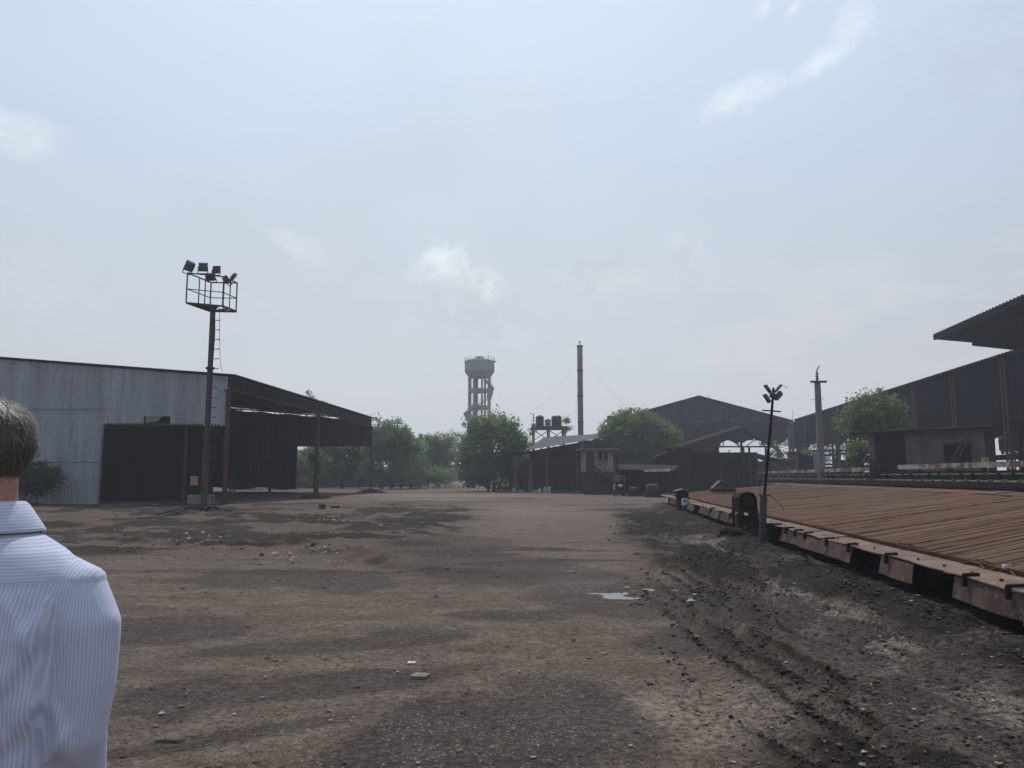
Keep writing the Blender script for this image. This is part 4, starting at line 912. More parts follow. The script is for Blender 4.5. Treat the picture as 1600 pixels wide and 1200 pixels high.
# ------------------------------------------------------------------ small gable workshop
Y=73; root=empty('workshop',tloc(1135,74),'low rusty gabled workshop at the far end of the cooling bed','workshop')
mb=MB(); mb.croof(pt(1058,699,Y),pt(1060,694,Y+14),pt(1157,664,Y+14),pt(1157,668.5,Y),.3,.03,4,.03); mb.croof(pt(1216,705,Y),pt(1216,700,Y+14),pt(1157,664,Y+14),pt(1157,668.5,Y),.3,.03,4,.03); mb.build('roof',M['rustsheet'],root)
mb=MB(); mb.beam(pt(1056,698,Y),pt(1200,698,Y),.12,.14); mb.beam(pt(1068,697,Y-.05),pt(1152,672,Y-.05),.12,.12); mb.beam(pt(1162,670,Y-.05),pt(1212,702,Y-.05),.12,.12)
for a,b,c,d in((1157,668,1157,698),(1130,679,1157,698),(1184,684,1165,698),(1100,688,1130,698),(1130,679,1130,698)): mb.beam(pt(a,b,Y),pt(c,d,Y),.08)
mb.build('gable_truss',M['steel'],root)
mb=MB(); a=pt(1042,HOR,Y);b=pt(1082,HOR,Y); mb.corr(a,b,lambda u:[(0,4.2)],.25,.02,3); mb.build('front_sheet',M['rustsheet'],root)
mb=MB(); a=pt(1030,HOR,Y+14);b=pt(1185,HOR,Y+14); mb.corr(a,b,lambda u:[(0,4.2)],.25,.02,2); mb.build('back_wall',M['rustsheet'],root)
mb=MB(); a=pt(1045,HOR,Y+.1);b=pt(1052,HOR,Y+13.9); mb.corr(a,b,lambda u:[(0,4.0)],.25,.02,2); mb.build('side_wall',M['rustsheet'],root)
mb=MB(); mb.croof(pt(1020,716,Y-.3),pt(1020,712,Y+13),pt(1060,698,Y+13),pt(1060,700,Y-.3),.3,.03,4,.03); mb.build('lean_to_roof',M['rustsheet'],root)
for px in(1082,1120,1163,1172,1198):
    a=pt(px,HOR,Y); mb=MB(); mb.beam((a.x,Y,-.1),(a.x,Y,4.3),.16); mb.build('post',M['rust'] if px>1150 else M['darksheet'],root)
mb=MB(); mb.beam(pt(1140,703,Y),pt(1126,HOR,Y),.08); mb.build('brace',M['steel'],root); mb=MB(); mb.beam(pt(1180,712,Y-.1),pt(1240,727,Y-.1),.12,.5); mb.build('sloping_chute',M['steel'],root)

# ------------------------------------------------------------------ far gabled shed
Y=117; root=empty('gabled_shed',tloc(1092,118),'large dark gabled shed behind the dome shaped tree','shed')
mb=MB(); mb.croof(pt(944,659,Y),pt(950,659.5,Y+50),pt(1092,630,Y+50),pt(1092,618,Y),.45,.04,4,.04); mb.croof(pt(1240,657,Y),pt(1210,664,Y+50),pt(1092,630,Y+50),pt(1092,618,Y),.45,.04,4,.04); mb.build('roof',M['sootroof'],root)
a=pt(950,HOR,Y+.5); b=pt(1238,HOR,Y+.5); L=(b-a).length
def gab(u):
    px=950+(288)*u/L; top=(659-41*(px-944)/148) if px<1092 else (618+39*(px-1092)/148)
    return [(hz_at(672 if px<1100 else 666,Y),hz_at(top,Y)-.15)] if top<664 else []
mb=MB().corr(a,b,gab,.35,.03,4); mb.build('gable_cladding',M['sootroof'],root)
mb=MB()
for px in range(965,1238,18):
    top=(659-41*(px-944)/148) if px<1092 else (618+39*(px-1092)/148)
    if top<656: mb.beam(pt(px,top+2,Y+.3),pt(px,657,Y+.3),.13)
mb.beam(pt(946,657.5,Y+.25),pt(1238,657.5,Y+.25),.2,.2); mb.build('gable_girts',M['steel'],root)
mb=MB(); mb.corr(pt(950,HOR,Y+30),pt(1125,HOR,Y+30),lambda u:[(0,13)],.5,.03,2); mb.build('back_wall',M['darksheet'],root)
mb=MB(); mb.corr(pt(1125,HOR,Y+30),pt(1262,HOR,Y+30),lambda u:[(7.9+.9*(vn(u*.6,0.,5)-.5)+1.1*(vn(u*2.7,0.,6)-.5)**3*4,13.0 if u<8 else 11.4)],.5,.03,2); mb.build('ragged_back_sheet',M['darksheet'],root)
mb=MB(); mb.corr(pt(1120,HOR,Y+14),pt(1235,HOR,Y+14),lambda u:[(0,4.3+.3*math.sin(u*2.3))],.5,.03,2); mb.build('screen_wall',M['darksheet'],root)
for px in(965,1020,1092,1160,1236,1241):
    a=pt(px,HOR,Y+.6); mb=MB(); mb.beam((a.x,Y+.6,-.1),(a.x,Y+.6,hz_at(658,Y)),.3); mb.build('column',M['concrete'] if px>1235 else M['darksheet'],root)
for px,py in ((1108,618),(1238,641)):
    a=pt(px,630 if px<1200 else 657,Y); q=pt(px,py,Y); mb=MB().tube([a,q],.03,5); mb.build('lightning_rod',M['steel'],root)

# ------------------------------------------------------------------ right long shed
root=empty('long_shed',(36,70,0),'huge dark shed along the right side with a toothed roof edge','shed')
sA=Vector((34.0,51,0)); sD=Vector((9.0/66,1,0)); 
def SP(y,off,z): return Vector((34.0+(y-51)*9/66+off,y,z))
Y0,Y1=36,117
mb=MB(); mb.croof(SP(Y0,0,10),SP(Y1,0,10),SP(Y1,32,13),SP(Y0,32,13),.52,.13,6,.05); mb.build('roof',M['sootroof'],root)
ha=lambda y:10-.25
mb=MB().corr(SP(Y0,.45,0),SP(Y1+6,.45,0),lambda u:[(4.6+(1.0 if (u>42) else 0)+.9*(vn(u*.35,0.,9)-.5)+.3*(vn(u*1.7,0.,10)-.5),9.9)],.36,.04,4); mb.build('side_shade_sheet',M['darksheet'],root)  # near-black sheet gives the shade of the open shed interior
yy=Y0+1.0
while yy<Y1:
    mb=MB(); 
    for o_ in(0,.55): mb.beam(SP(yy+o_,.25,-.1),SP(yy+o_,.25,9.8),.13,.16)
    for z in np.arange(1,9.5,1.2): mb.beam(SP(yy,.25,z),SP(yy+.55,.25,z+.6),.05)
    mb.build('column',M['steel'],root); yy+=8.2
mb=MB().corr(SP(Y0,31,0),SP(82,31,0),lambda u:[(0,12.7)],.6,.04,2); mb.build('back_wall',M['darksheet'],root)
mb=MB().corr(SP(82,31,0),SP(Y1,31,0),lambda u:[(5.2+1.6*(vn(u*.5,0.,7)-.5)+.8*(vn(u*2.,0.,8)-.5),12.7)],.6,.04,2); mb.build('ragged_back_sheet',M['darksheet'],root)
mb=MB().corr(SP(Y0,1.4,0),SP(Y0,31,0),lambda u:[(0,10+u*.09)],.6,.04,2); mb.build('near_wall',M['darksheet'],root)
mb=MB()
for z in(2.6,4.3): mb.beam(SP(60,1.1,z),SP(Y1,1.1,z),.14,.3)
for yy in range(64,117,9): mb.beam(SP(yy,16,-.1),SP(yy,16,11),.35)
mb.beam(SP(60,16,3.6),SP(Y1,16,3.6),.3,.6); mb.build('crane_rail',M['darksheet'],root)
for yy,lb in ((70,'a'),(96,'b')):
    pass
a=SP(102,0,10); mb=MB(); mb.tube([a,a+Vector((0,0,1.7))],.04,6); mb.beam(a+Vector((-1.1,0,1.6)),a+Vector((.7,0,1.8)),.06); mb.build('roof_antenna',M['steel'],root)
for k,(px,h_,lb) in enumerate([(1296,2.6,'dark upright drum stack seen under the far sheds, left of the bush'),(1318,3.4,'tall dark cabinet seen under the far sheds beside the bush')]):
    q=at(px,HOR,96); mb=MB(); mb.box(q.x-.9,q.x+.9,95.4,96.6,-.1,h_); mb.box(q.x-1.05,q.x+1.05,95.3,96.7,h_,h_+.12); mb.box(q.x-.5,q.x+.1,95.3,95.4,.5,h_-.5); thing_at(mb,'machine_cabinet',M['caststeel'],Vector((q.x,96,0)),lb,'cabinet')
mb=MB()
for px in (1252,1263,1287,1303,1310,1325,1340): q=at(px,HOR,104+px%7); mb.beam((q.x,q.y,-.1),(q.x,q.y,7.5+px%3),.22)
for z in(3.0,4.9,6.1): mb.beam((at(1246,HOR,104).x,104,z),(at(1350,HOR,108).x,108,z+.2),.16,.28)
mb.beam((at(1250,HOR,104).x,104,1.5),(at(1290,HOR,106).x,106,5.2),.15); mb.beam((at(1330,HOR,106).x,106,1.2),(at(1296,HOR,106).x,106,5.0),.15)
mb.build('inner_frame',M['darksheet'],root)
# upper roof at the top right
root=empty('high_roof_bay',(38,60,0),'overhanging corner of a higher dark roof at the upper right','roof')
def HP(y,off,z): return Vector((37.8+(y-68)*.136+off,y,z))
mb=MB(); mb.croof(HP(30,0,14.1),HP(68,0,14.1),HP(68-2,30,11.1),HP(30,30,11.1),.52,.13,6,.05); mb.build('roof',M['sootroof'],root)
mb=MB(); mb.beam(HP(68,.15,13.85),HP(30,.15,13.85),.2,.35); mb.beam(HP(67.8,.3,13.85),HP(66,30,10.8),.18,.3); mb.beam(HP(66.8,3,13.2),HP(65.2,30,10.0),.3,.45)
for yy in(34,44,54,63): mb.beam(HP(yy,.3,13.8),HP(yy,30,10.8),.18,.3)
mb.build('rafter',M['darksheet'],root)
for o_ in(14,28):
    for yy in(36,52,66): q=HP(yy,o_,0); mb=MB(); mb.beam((q.x,q.y,-.1),(q.x,q.y,14-o_*.1-.3),.3); mb.build('column',M['steel'],root)

# ------------------------------------------------------------------ block hut
root=empty('block_hut',(26,50,0),'low flat roofed block hut with a dark open bay behind the rail','hut')
A0=at(1360,HOR,50);A0.z=0; A1=at(1542,HOR,46);A1.z=0; hd=(A1-A0).normalized(); hn=Vector((-hd.y,hd.x,0)); HL=(A1-A0).length
def HU(px): # distance along hut face
    k=(px-800)/F; return (A0.x-k*A0.y)/(k*hd.y-hd.x)
def hp(u,n,z): v=A0+hd*u+hn*n; return Vector((v.x,v.y,z))
def hbox(mb,u0,u1,n0,n1,z0,z1): mb.hexa([hp(u0,n0,z0),hp(u1,n0,z0),hp(u1,n1,z0),hp(u0,n1,z0),hp(u0,n0,z1),hp(u1,n0,z1),hp(u1,n1,z1),hp(u0,n1,z1)])
ub=HU(1413); w0,w1=HU(1472),HU(1515); Ht=4.35
mb=MB(); hbox(mb,0,.32,0,.3,-.1,Ht); hbox(mb,ub,w0,0,.25,-.1,Ht); hbox(mb,w0,w1,0,.25,-.1,2.2); hbox(mb,w0,w1,0,.25,3.55,Ht); hbox(mb,w1,HL,0,.25,-.1,Ht)
hbox(mb,HL-.25,HL,.25,5,-.1,Ht); hbox(mb,.05,.3,.3,5,-.1,Ht); hbox(mb,.3,HL-.25,4.75,5,-.1,Ht); mb.build('wall',M['block'],root)
mb=MB(); hbox(mb,.3,ub,.5,.6,-.1,Ht); mb.build('bay_shade_sheet',M['darksheet'],root)  # dark panel stands in for the shade inside the open bay
mb=MB(); mb.hexa([hp(-1.0,-.5,Ht-.12),hp(HL+.5,-.5,Ht+.02),hp(HL+.5,5.4,Ht+.3),hp(-1,5.4,Ht+.2),hp(-1.0,-.5,Ht+.02),hp(HL+.5,-.5,Ht+.16),hp(HL+.5,5.4,Ht+.44),hp(-1,5.4,Ht+.34)]); mb.build('roof',M['darksheet'],root)
mb=MB(); mb.beam(hp(-1.0,-.52,Ht+.05),hp(HL+.5,-.52,Ht+.19),.04,.05); mb.build('roof_edge',M['pipe'],root)
for k,(a,b) in enumerate(((1492,1512),(1500,1520))):
    lo=hp(HU(1492+k*8)-.6,-.5,1.9); hi=hp(HU(1510+k*8),-.35,4.0); mb=MB().tube([lo-Vector((0,0,1.8))-hd*.9,hi],.05,8); 
    o=mb.build('leaning_pipe',M['steel'],origin=tuple(lo)); tag(o,['thin pipe leaning across the hut window, left of its pair','thin pipe leaning across the hut window, right of its pair'][k],'pipe','pipes leaning on the hut')
p=at(1541,HOR,43); mb=MB(); mb.beam((p.x,43,-.1),(p.x,43,2.1),.22); mb.box(p.x-.13,p.x+.13,42.87,43.13,2.1,2.6); thing_at(mb,'marker_post',M['yellow'],Vector((p.x,43,0)),'yellow topped post right of the block hut','post')
# lattice post + little canopy at the right edge
p=at(1586,HOR,41); root=empty('lattice_canopy',(p.x,41,0),'lattice post carrying a pale little canopy at the right edge','canopy')
mb=MB(); H=hz_at(662,41)
for dx in(-.18,.18):
    for dy in(-.18,.18): mb.beam((p.x+dx,41+dy,-.1),(p.x+dx,41+dy,H),.06)
z=0
while z<H-.4:
    for dy in(-.18,.18): mb.beam((p.x-.18,41+dy,z),(p.x+.18,41+dy,z+.4),.035); mb.beam((p.x+.18,41+dy,z),(p.x-.18,41+dy,z+.4),.035)
    z+=.4
mb.build('lattice_post',M['steel'],root)
mb=MB(); mb.croof(pt(1566,656,40),pt(1650,645,40),pt(1650,652,44),pt(1578,660,43),.3,.03,4,.03); mb.build('roof',M['rustlight'],root)
mb=MB(); mb.beam(pt(1560,690,41),pt(1586,664,41),.07); mb.beam(pt(1600,690,41),pt(1586,664,41),.07); mb.beam((p.x,41,hz_at(708,41)),(p.x+6,41,hz_at(706,41)),.1); mb.beam((p.x,41,H),(p.x+5,41,H+.2),.1); mb.build('brace',M['steel'],root)
# brick pillar, tarp, low items
p=at(1240,HOR,78); mb=MB(); mb.box(p.x-.42,p.x+.42,77.6,78.4,-.1,hz_at(708,78)); mb.box(p.x-.5,p.x+.5,77.5,78.5,hz_at(708,78),hz_at(706,78)); thing_at(mb,'brick_pillar',M['brick'],Vector((p.x,78,0)),'short brown brick pillar left of the concrete pole','pillar')
p=at(1258,HOR,80); mb=MB(); mb.corr((p.x-.8,80,0),(p.x+1.4,80.3,0),lambda u:[(0,hz_at(706+u*4,80))],.3,.03,3); mb.beam((p.x-.7,80.1,0),(p.x-.7,80.1,3),.1); mb.beam((p.x+1.2,80.3,0),(p.x+1.2,80.3,3),.1); thing_at(mb,'sheet_screen',M['rustsheet'],Vector((p.x,80,0)),'dark sheet screen between the brick pillar and the concrete pole','screen')
p=at(1279,HOR,76); mb=MB(); 
n=12
V=[];Fc=[]
for i in range(n+1):
    for j in range(6):
        V.append((p.x-.45+.9*i/n,76+.25*math.sin(i*1.3)*(1-j/6),.0+hz_at(712,76)*j/5))
for i in range(n):
    for j in range(5): a=i*6+j; Fc.append([a,a+6,a+7,a+1])
mb.add(V,Fc); mb.beam((p.x-.45,76,hz_at(712,76)),(p.x+.45,76,hz_at(712,76)),.06); thing_at(mb,'tarpaulin',M['blue'],Vector((p.x,76,0)),'pale blue tarpaulin hanging left of the concrete pole','tarpaulin')
tree('weedy_bush','small weedy bush behind the brick pillar',tloc(1265,82),LB(1265,82,[(1264,716,9,12,0),(1270,725,8,9,0)]),900,.14,M['leafA'],[(0,0,0,0,.8,.04)],.25,limbs=3,cat='bush')

# ------------------------------------------------------------------ concrete power pole
Y=52; p=at(1284,HOR,Y); zt=hz_at(596,Y); root=empty('power_pole',(p.x,Y,0),'tall pale concrete power pole with a cross arm','power pole')
mb=MB(); a,b=.225,.165; mb.hexa([(p.x-a,Y-a*.7,-.1),(p.x+a,Y-a*.7,-.1),(p.x+a,Y+a*.7,-.1),(p.x-a,Y+a*.7,-.1),(p.x-b,Y-b*.7,zt),(p.x+b,Y-b*.7,zt),(p.x+b,Y+b*.7,zt),(p.x-b,Y+b*.7,zt)]); mb.build('shaft',M['concrete'],root)
mb=MB(); z=hz_at(597,Y); mb.box(p.x-.55,p.x+.55,Y-.27,Y-.17,z-.07,z+.07); mb.build('cross_arm',M['steel'],root)
mb=MB(); mb.tube([(p.x,Y,zt),(p.x,Y,hz_at(582,Y)),(p.x+.03,Y,hz_at(577,Y)),(p.x+.2,Y,hz_at(571,Y))],[.07,.05,.04,.03],8)
for py in(592,588,584): z=hz_at(py,Y); mb.tube([(p.x,Y,z-.03),(p.x,Y,z+.03)],.12,10)
mb.build('insulator_rod',M['steel'],root)

# ------------------------------------------------------------------ cooling bed
def te(px): return 4.44/((px-800)/F-.097)
T0,T1=3.2,47.0
root=empty('cooling_bed',(edgeX(8),8,0),'long low rusty cooling bed with hanging side plates','cooling bed')
m=bpy.data.materials.new('rusted_bars'); m.use_nodes=True; t=NT(m.node_tree); p=t.n['Principled BSDF']
at_=t.new('ShaderNodeAttribute',attribute_name='bar').outputs['Fac']
tcw=t.new('ShaderNodeTexCoord').outputs['Object']
rot=t.new('ShaderNodeMapping'); t.put(rot.inputs[0],tcw); rot.inputs['Rotation'].default_value=(0,0,-math.atan2(1,1.29)); 
v=t.scale(rot.outputs[0],(.16,2.2,1))
n1_=t.noise(v,.9,5,.6); n2_=t.noise(v,4,4,.6); n3_=t.noise(tcw,.22,4,.55)
col=t.mix(t.ss(n3_,.4,.62),(.132,.070,.047),(.112,.078,.057))
col=t.mix(t.ss(n1_,.42,.66,0,.8),col,(.165,.082,.055))
col=t.mix(t.ss(n2_,.48,.64,0,.85),col,(.045,.030,.024))  # streaky bar tone with dark shadow patches painted in
col=t.mix(t.math('MULTIPLY',at_,.5),col,(.22,.145,.10))
t.put(p.inputs['Base Color'],col); p.inputs['Roughness'].default_value=.95; p.inputs['Specular IOR Level'].default_value=.04
bm_=t.new('ShaderNodeBump'); bm_.inputs['Strength'].default_value=.5; bm_.inputs['Distance'].default_value=.02; t.put(bm_.inputs['Height'],t.noise(tcw,14,4,.6)); t.l.new(bm_.outputs[0],p.inputs['Normal'])
V=[];Fc=[];att=[]; tt=T0; i=0; org=Vector((edgeX(8),8,0))
dirv=Vector((1.29,1,.054))
perp=Vector((1,-1.29,0)).normalized()
while tt<T1:
    st_=Vector((edgeX(tt)+.6,tt,.5)); K=7.88
    pitch=.060+.022*random.random(); wv=(vn(np.array([tt*1.7]),np.array([0.]),301)[0]-.5)*.06+random.uniform(-.012,.012)
    ramp_=min(1,(T1-tt)/3); hb=wv-.0; st2=st_+Vector((0,0,hb)); seg=7
    prof=[(-.5,-.10),(-.40,-.015),(-.22,.0),(.0,.0),(.08,-.06),(.5,-.10)]
    wid=pitch*.70
    base_i=len(V)
    for s_ in range(seg+1):
        c=st2+dirv*(K*s_/seg)+Vector((0,0,(vn(np.array([tt*.9]),np.array([s_*.6]),302)[0]-.5)*.05))
        for a,b in prof: V.append(c-perp*(a*wid*1.25)+Vector((0,0,b*.55))); att.append(random.random()*.0+ (vn(np.array([tt*5.]),np.array([s_*.3]),303)[0] if b>-.02 else 0))
    np_=len(prof)
    for s_ in range(seg):
        for k in range(np_-1): a=base_i+s_*np_+k; Fc.append([a,a+1,a+1+np_,a+np_])
    # end face
    Fc.append([base_i+k for k in range(np_)])
    tt+=pitch; i+=1
o=mesh_obj('bar_deck',V,Fc,m,root); a=o.data.attributes.new('bar','FLOAT','POINT'); a.data.foreach_set('value',np.array(att,dtype=np.float32))
# underside frame
def BP(tt,w_,z): return Vector((edgeX(tt)+w_,tt,z))
mb=MB(); mb.hexa([BP(T0,.62,.0),BP(T1,.62,.0),BP(T1+6,10,.0),BP(T0+8,10,0),BP(T0,.62,.41),BP(T1,.62,.41),BP(T1+6,10,.80),BP(T0+8,10,.80)]); mb.build('bed_body',M['rustsheet'],root)
# comb wall at front
mb=MB(); tt=T0
while tt<T1-.1:
    h_=.50+.012*random.random(); mb.box(edgeX(tt)+.50,edgeX(tt)+.585,tt,tt+.09,.40,h_); tt+=.125
mb.build('comb_strip',M['rust'],root)
# top plates, wavy, overlapping
tt=T0; k=0
while tt<T1:
    L_=random.uniform(1.6,3.2); e=min(tt+L_,T1); n=6; mb=MB(); V=[];Fc=[]
    j=random.uniform(-.03,.03); kz=random.uniform(0,.02)
    for q in range(n+1):
        y=tt+(e-tt)*q/n; wv=.02*math.sin(q*1.3+k); 
        for (w_,z) in ((-.02+j,.405+kz+wv*.5),(.50+j*.5,.43+kz),(.50+j*.5,.445+kz),(-.02+j,.42+kz+wv*.5)): V.append(BP(y,w_,z))
    for q in range(n):
        for r_ in range(4): a=q*4+r_;b=q*4+(r_+1)%4; Fc.append([a,b,b+4,a+4])
    Fc+=[[0,3,2,1],[n*4+r_ for r_ in range(4)]]
    mb.add(V,Fc); mb.build('edge_plate',M['rustlight'],root)
    mb=MB()
    for q in range(3):
        y=tt+(e-tt)*(q+.5)/3; c=BP(y,.15,.44); mb.tube([c,c+Vector((0,0,.02))],.02,8)
    mb.build('bolts',M['caststeel'],root)
    tt=e+.001; k+=1
# hanging skirt plates
sk=[(1762,1590,.30),(1586,1480,.26),(1417,1369,.25),(1325,1289,.25),(1288,1262,.24),(1261,1239,.24),(1238,1219,.25),(1152,1137,.25),(1136,1124,.26),(1122,1108,.25),(1106,1092,.24),(1083,1071,.25),(1069,1058,.25),(1056,1046,.25)]
for a,b,h_ in sk:
    t0,t1=te(a),te(b); tl=random.uniform(.03,.10); mb=MB(); n=4; V=[]
    for q in range(n+1):
        y=t0+(t1-t0)*q/n; bow=.02*math.sin(q*1.1+a)
        V+=[BP(y,-.03,.40),BP(y+(.05 if q==n else -.06 if q==0 else 0),-.03-tl+bow,.40-h_+random.uniform(-.008,.008))]
    V2=[v+Vector((.012,0,0)) for v in V]; m_=len(V)
    Fc=[]
    for q in range(n): i0=2*q; Fc+=[[i0,i0+1,i0+3,i0+2],[m_+i0,m_+i0+2,m_+i0+3,m_+i0+1],[i0+1,m_+i0+1,m_+i0+3,i0+3]]
    Fc+=[[0,m_,m_+1,1],[2*n,2*n+1,m_+2*n+1,m_+2*n]]
    mb.add(V+V2,Fc); mb.build('skirt_plate',M['rustskirt'],root)
for px in(1566,1500,1380,1322,1288,1255,1240,1226,1140,1110):
    t_=te(px); mb=MB(); mb.beam(BP(t_,.10,.46),BP(t_,-.07,.455),.05,.035); mb.beam(BP(t_,-.06,.46),BP(t_,-.075,.32),.05,.035); mb.build('clamp',M['caststeel'],root)
# lifted curled bars on the plates
for px in(1540,1490,1450):
    t_=te(px); mb=MB().tube([BP(t_-.3,.46,.45),BP(t_-.1,.5,.49),BP(t_+.15,.5,.50),BP(t_+.3,.47,.45)],.012,6); mb.build('retaining_hook',M['redplate'],root)
# support legs under edge
for tt in np.arange(4,46,2.4):
    mb=MB(); mb.beam(BP(tt,.30,-.1),BP(tt,.30,.4),.12,.12); mb.build('support_leg',M['rustsheet'],root)
# back cover plates
tt=14.0; k=0
while tt<62:
    L_=random.uniform(1.1,1.7); dz1=random.uniform(-.015,.02); mb=MB()
    a,b,c,d=BP(tt,10.05,.93+dz1),BP(tt+L_-.03,10.05,.93+dz1),BP(tt+L_-.03,10.95,1.03+dz1),BP(tt,10.95,1.03+dz1)
    dn=Vector((0,0,.012)); mb.hexa([a-dn,b-dn,c-dn,d-dn,a,b,c,d]); mb.build('cover_plate',M['redplate'] if random.random()<.65 else M['rustskirt'],root); tt+=L_
mb=MB(); mb.hexa([BP(14,10.1,0),BP(66,10.1,0),BP(66,10.9,0),BP(14,10.9,0),BP(14,10.1,.88),BP(66,10.1,.88),BP(66,10.9,.96),BP(14,10.9,.96)]); mb.build('back_sill',M['caststeel'],root)
# far end sheet
mb=MB(); a=BP(T1+.1,.6,0); b=BP(T1+7,10,0); mb.hexa([BP(T1+.05,.62,.35),BP(T1+6.4,10,.8),BP(T1+12,10,.8),BP(T1+2.5,.62,.35),BP(T1+.05,.62,.43),BP(T1+6.4,10,.88),BP(T1+12,10,.88),BP(T1+2.5,.62,.43)]); mb.build('end_plate',M['redplate'],root)
# pale scrap on the bed
p=gz(1572,886,.53); mb=MB(); mb.hexa([p+Vector(v) for v in[(-.05,-.03,-.01),(.05,-.03,0),(.045,.03,0),(-.04,.02,0),(-.05,-.03,.02),(.05,-.03,.05),(.045,.03,.03),(-.04,.02,.02)]]); thing_at(mb,'paper_scrap',M['white'],p,'small pale scrap lying on the near bars of the cooling bed','scrap')

# ------------------------------------------------------------------ roller conveyor behind the bed
root=empty('roller_conveyor',BP(30,11.4,0),'raised roller conveyor with a chipped grey rail along the back of the bed','conveyor')
C0,C1=24.0,72.0
def CP(y,w_,z): return Vector((4.44+.097*y+11.3+w_,y,z))
mb=MB()
for a,b in((C0,39.2),): mb.beam(CP(a,.1,2.02),CP(b,.1,2.02),.12,.22)
mb.build('top_rail',M['paintbeam'],root)
mb=MB(); mb.beam(CP(42.0,.1,1.95),CP(C1,.1,1.86),.12,.22); mb.build('top_rail',M['paintbeam'],root)
mb=MB(); mb.tube([CP(C0,0,1.66),CP(C1,0,1.60)],.035,8); mb.build('upper_pipe',M['pipe'],root)
mb=MB(); mb.tube([CP(C0,-.15,1.36),CP(C1,-.15,1.33)],.055,8); mb.build('lower_pipe',M['pipe'],root)
mb=MB(); mb.beam(CP(C0,.55,1.30),CP(C1,.55,1.30),.3,1.0); mb.beam(CP(C0,-.1,1.2),CP(C1,-.1,1.2),.6,.14); mb.beam(CP(C0,.3,.55),CP(C1,.3,.55),.5,1.1); mb.build('trough',M['caststeel'],root)
y=C0+.4
while y<C1-1:
    zz=1.66-.06*(y-C0)/(C1-C0); mb=MB()
    for o_ in(0,.1): mb.tube([CP(y+o_,0,zz),CP(y+o_+.03,0,zz)],.085,12)
    mb.beam(CP(y+.07,.0,zz-.05),CP(y+.07,.12,1.4),.08); mb.build('bearing',M['caststeel'] if int(y)%3 else M['pipe'],root)
    zz=1.36-.03*(y-C0)/(C1-C0); mb=MB()
    for o_ in(.3,.4,.5): mb.tube([CP(y+o_,-.15,zz),CP(y+o_+.03,-.15,zz)],.10,12)
    mb.build('roller_disc',M['pipe'],root)
    y+=1.0
for y in np.arange(C0+1,C1,3.0):
    mb=MB(); mb.beam(CP(y,.2,-.1),CP(y,.2,1.95),.12,.12); mb.build('stanchion',M['caststeel'],root)
mb=MB(); mb.box(19.75,20.1,41.5,42.7,-.1,2.45); mb.box(19.6,19.75,41.8,42.4,.9,2.0); mb.box(19.8,20.0,41.0,41.5,1.2,1.9); mb.build('drive_box',M['caststeel'],root)

# ------------------------------------------------------------------ motor stands by the bed
p=gp(1161,838); p.y=20.2; p.x=at(1161,HOR,20.2).x; p.z=g1(p.x,p.y); s=sc(20.2)
root=empty('drive_motor_stand',p,'black motor drive on a stand at the bed edge left of the leaning lamp pole','motor')
Zm=lambda py:hz_at(py,20.2)
Xm=lambda px:at(px,HOR,20.2).x
mb=MB(); mb.tube([(Xm(1163),20.0,Zm(783)),(Xm(1163),20.05,Zm(783)),(Xm(1163),20.5,Zm(783)),(Xm(1163),20.56,Zm(783))],[.14,.195,.195,.12],20)
for k in range(5): mb.tube([(Xm(1163),20.1+k*.08,Zm(783)),(Xm(1163),20.12+k*.08,Zm(783))],.215,20)
mb.build('motor_drum',M['caststeel'],root)
V=[];prof=[(1149,796),(1149.5,778),(1154,771),(1163,768.5),(1172,771),(1176.5,778),(1177,796)]
mb=MB(); 
for i in range(len(prof)-1):
    a,b=prof[i],prof[i+1]; mb.hexa([(Xm(a[0]),19.96,Zm(a[1])),(Xm(b[0]),19.96,Zm(b[1])),(Xm(b[0]),20.62,Zm(b[1])),(Xm(a[0]),20.62,Zm(a[1])),(Xm(a[0]),19.96,Zm(a[1])+.012),(Xm(b[0]),19.96,Zm(b[1])+.012),(Xm(b[0]),20.62,Zm(b[1])+.012),(Xm(a[0]),20.62,Zm(a[1])+.012)])
mb.build('hood',M['caststeel'],root)
for px in(1150,1155,1170,1176):
    for yy in(20.0,20.55):
        if px in(1155,1170) and yy>20.2: continue
        mb=MB(); mb.beam((Xm(px),yy,p.z-.1),(Xm(px),yy,Zm(797)),.045 if px in(1155,1170) else .07); mb.build('leg',M['caststeel'],root)
mb=MB(); mb.box(Xm(1148),Xm(1178),19.95,20.6,Zm(800),Zm(796)); mb.box(Xm(1146),Xm(1156),19.92,20.1,Zm(829),Zm(802)); mb.box(Xm(1170),Xm(1176),19.95,20.1,Zm(826),Zm(800)); mb.build('frame',M['caststeel'],root)
mb=MB().lathe((Xm(1164),20.2,p.z-.05),[(.30,0),(.28,.12),(.16,.26),(.10,.34),(.05,.42)],14); mb.build('gearbox',M['caststeel'],root)
mb=MB(); mb.tube([(Xm(1176),20.0,Zm(797)),(Xm(1179),19.95,Zm(808)),(Xm(1178),19.95,Zm(822)),(Xm(1172),20.0,Zm(832))],.012,6); mb.build('cable',M['black'],root)
pile('dark_heap',1163,842,.62,.14,'black heap of spilled mud round the motor stand','mud heap',n=60)
# black drum beside the pole
p=at(1206,HOR,18.6); z=g1(p.x,18.6); mb=MB().lathe((p.x,18.6,z-.03),[(.17,0),(.175,.02),(.165,.03),(.18,.15),(.165,.16),(.185,.3),(.20,.46),(.205,.47),(.205,.50),(.185,.50),(.17,.1)],22); thing_at(mb,'black_tub',M['black'],Vector((p.x,18.6,z)),'black round tub at the foot of the leaning lamp pole','tub')
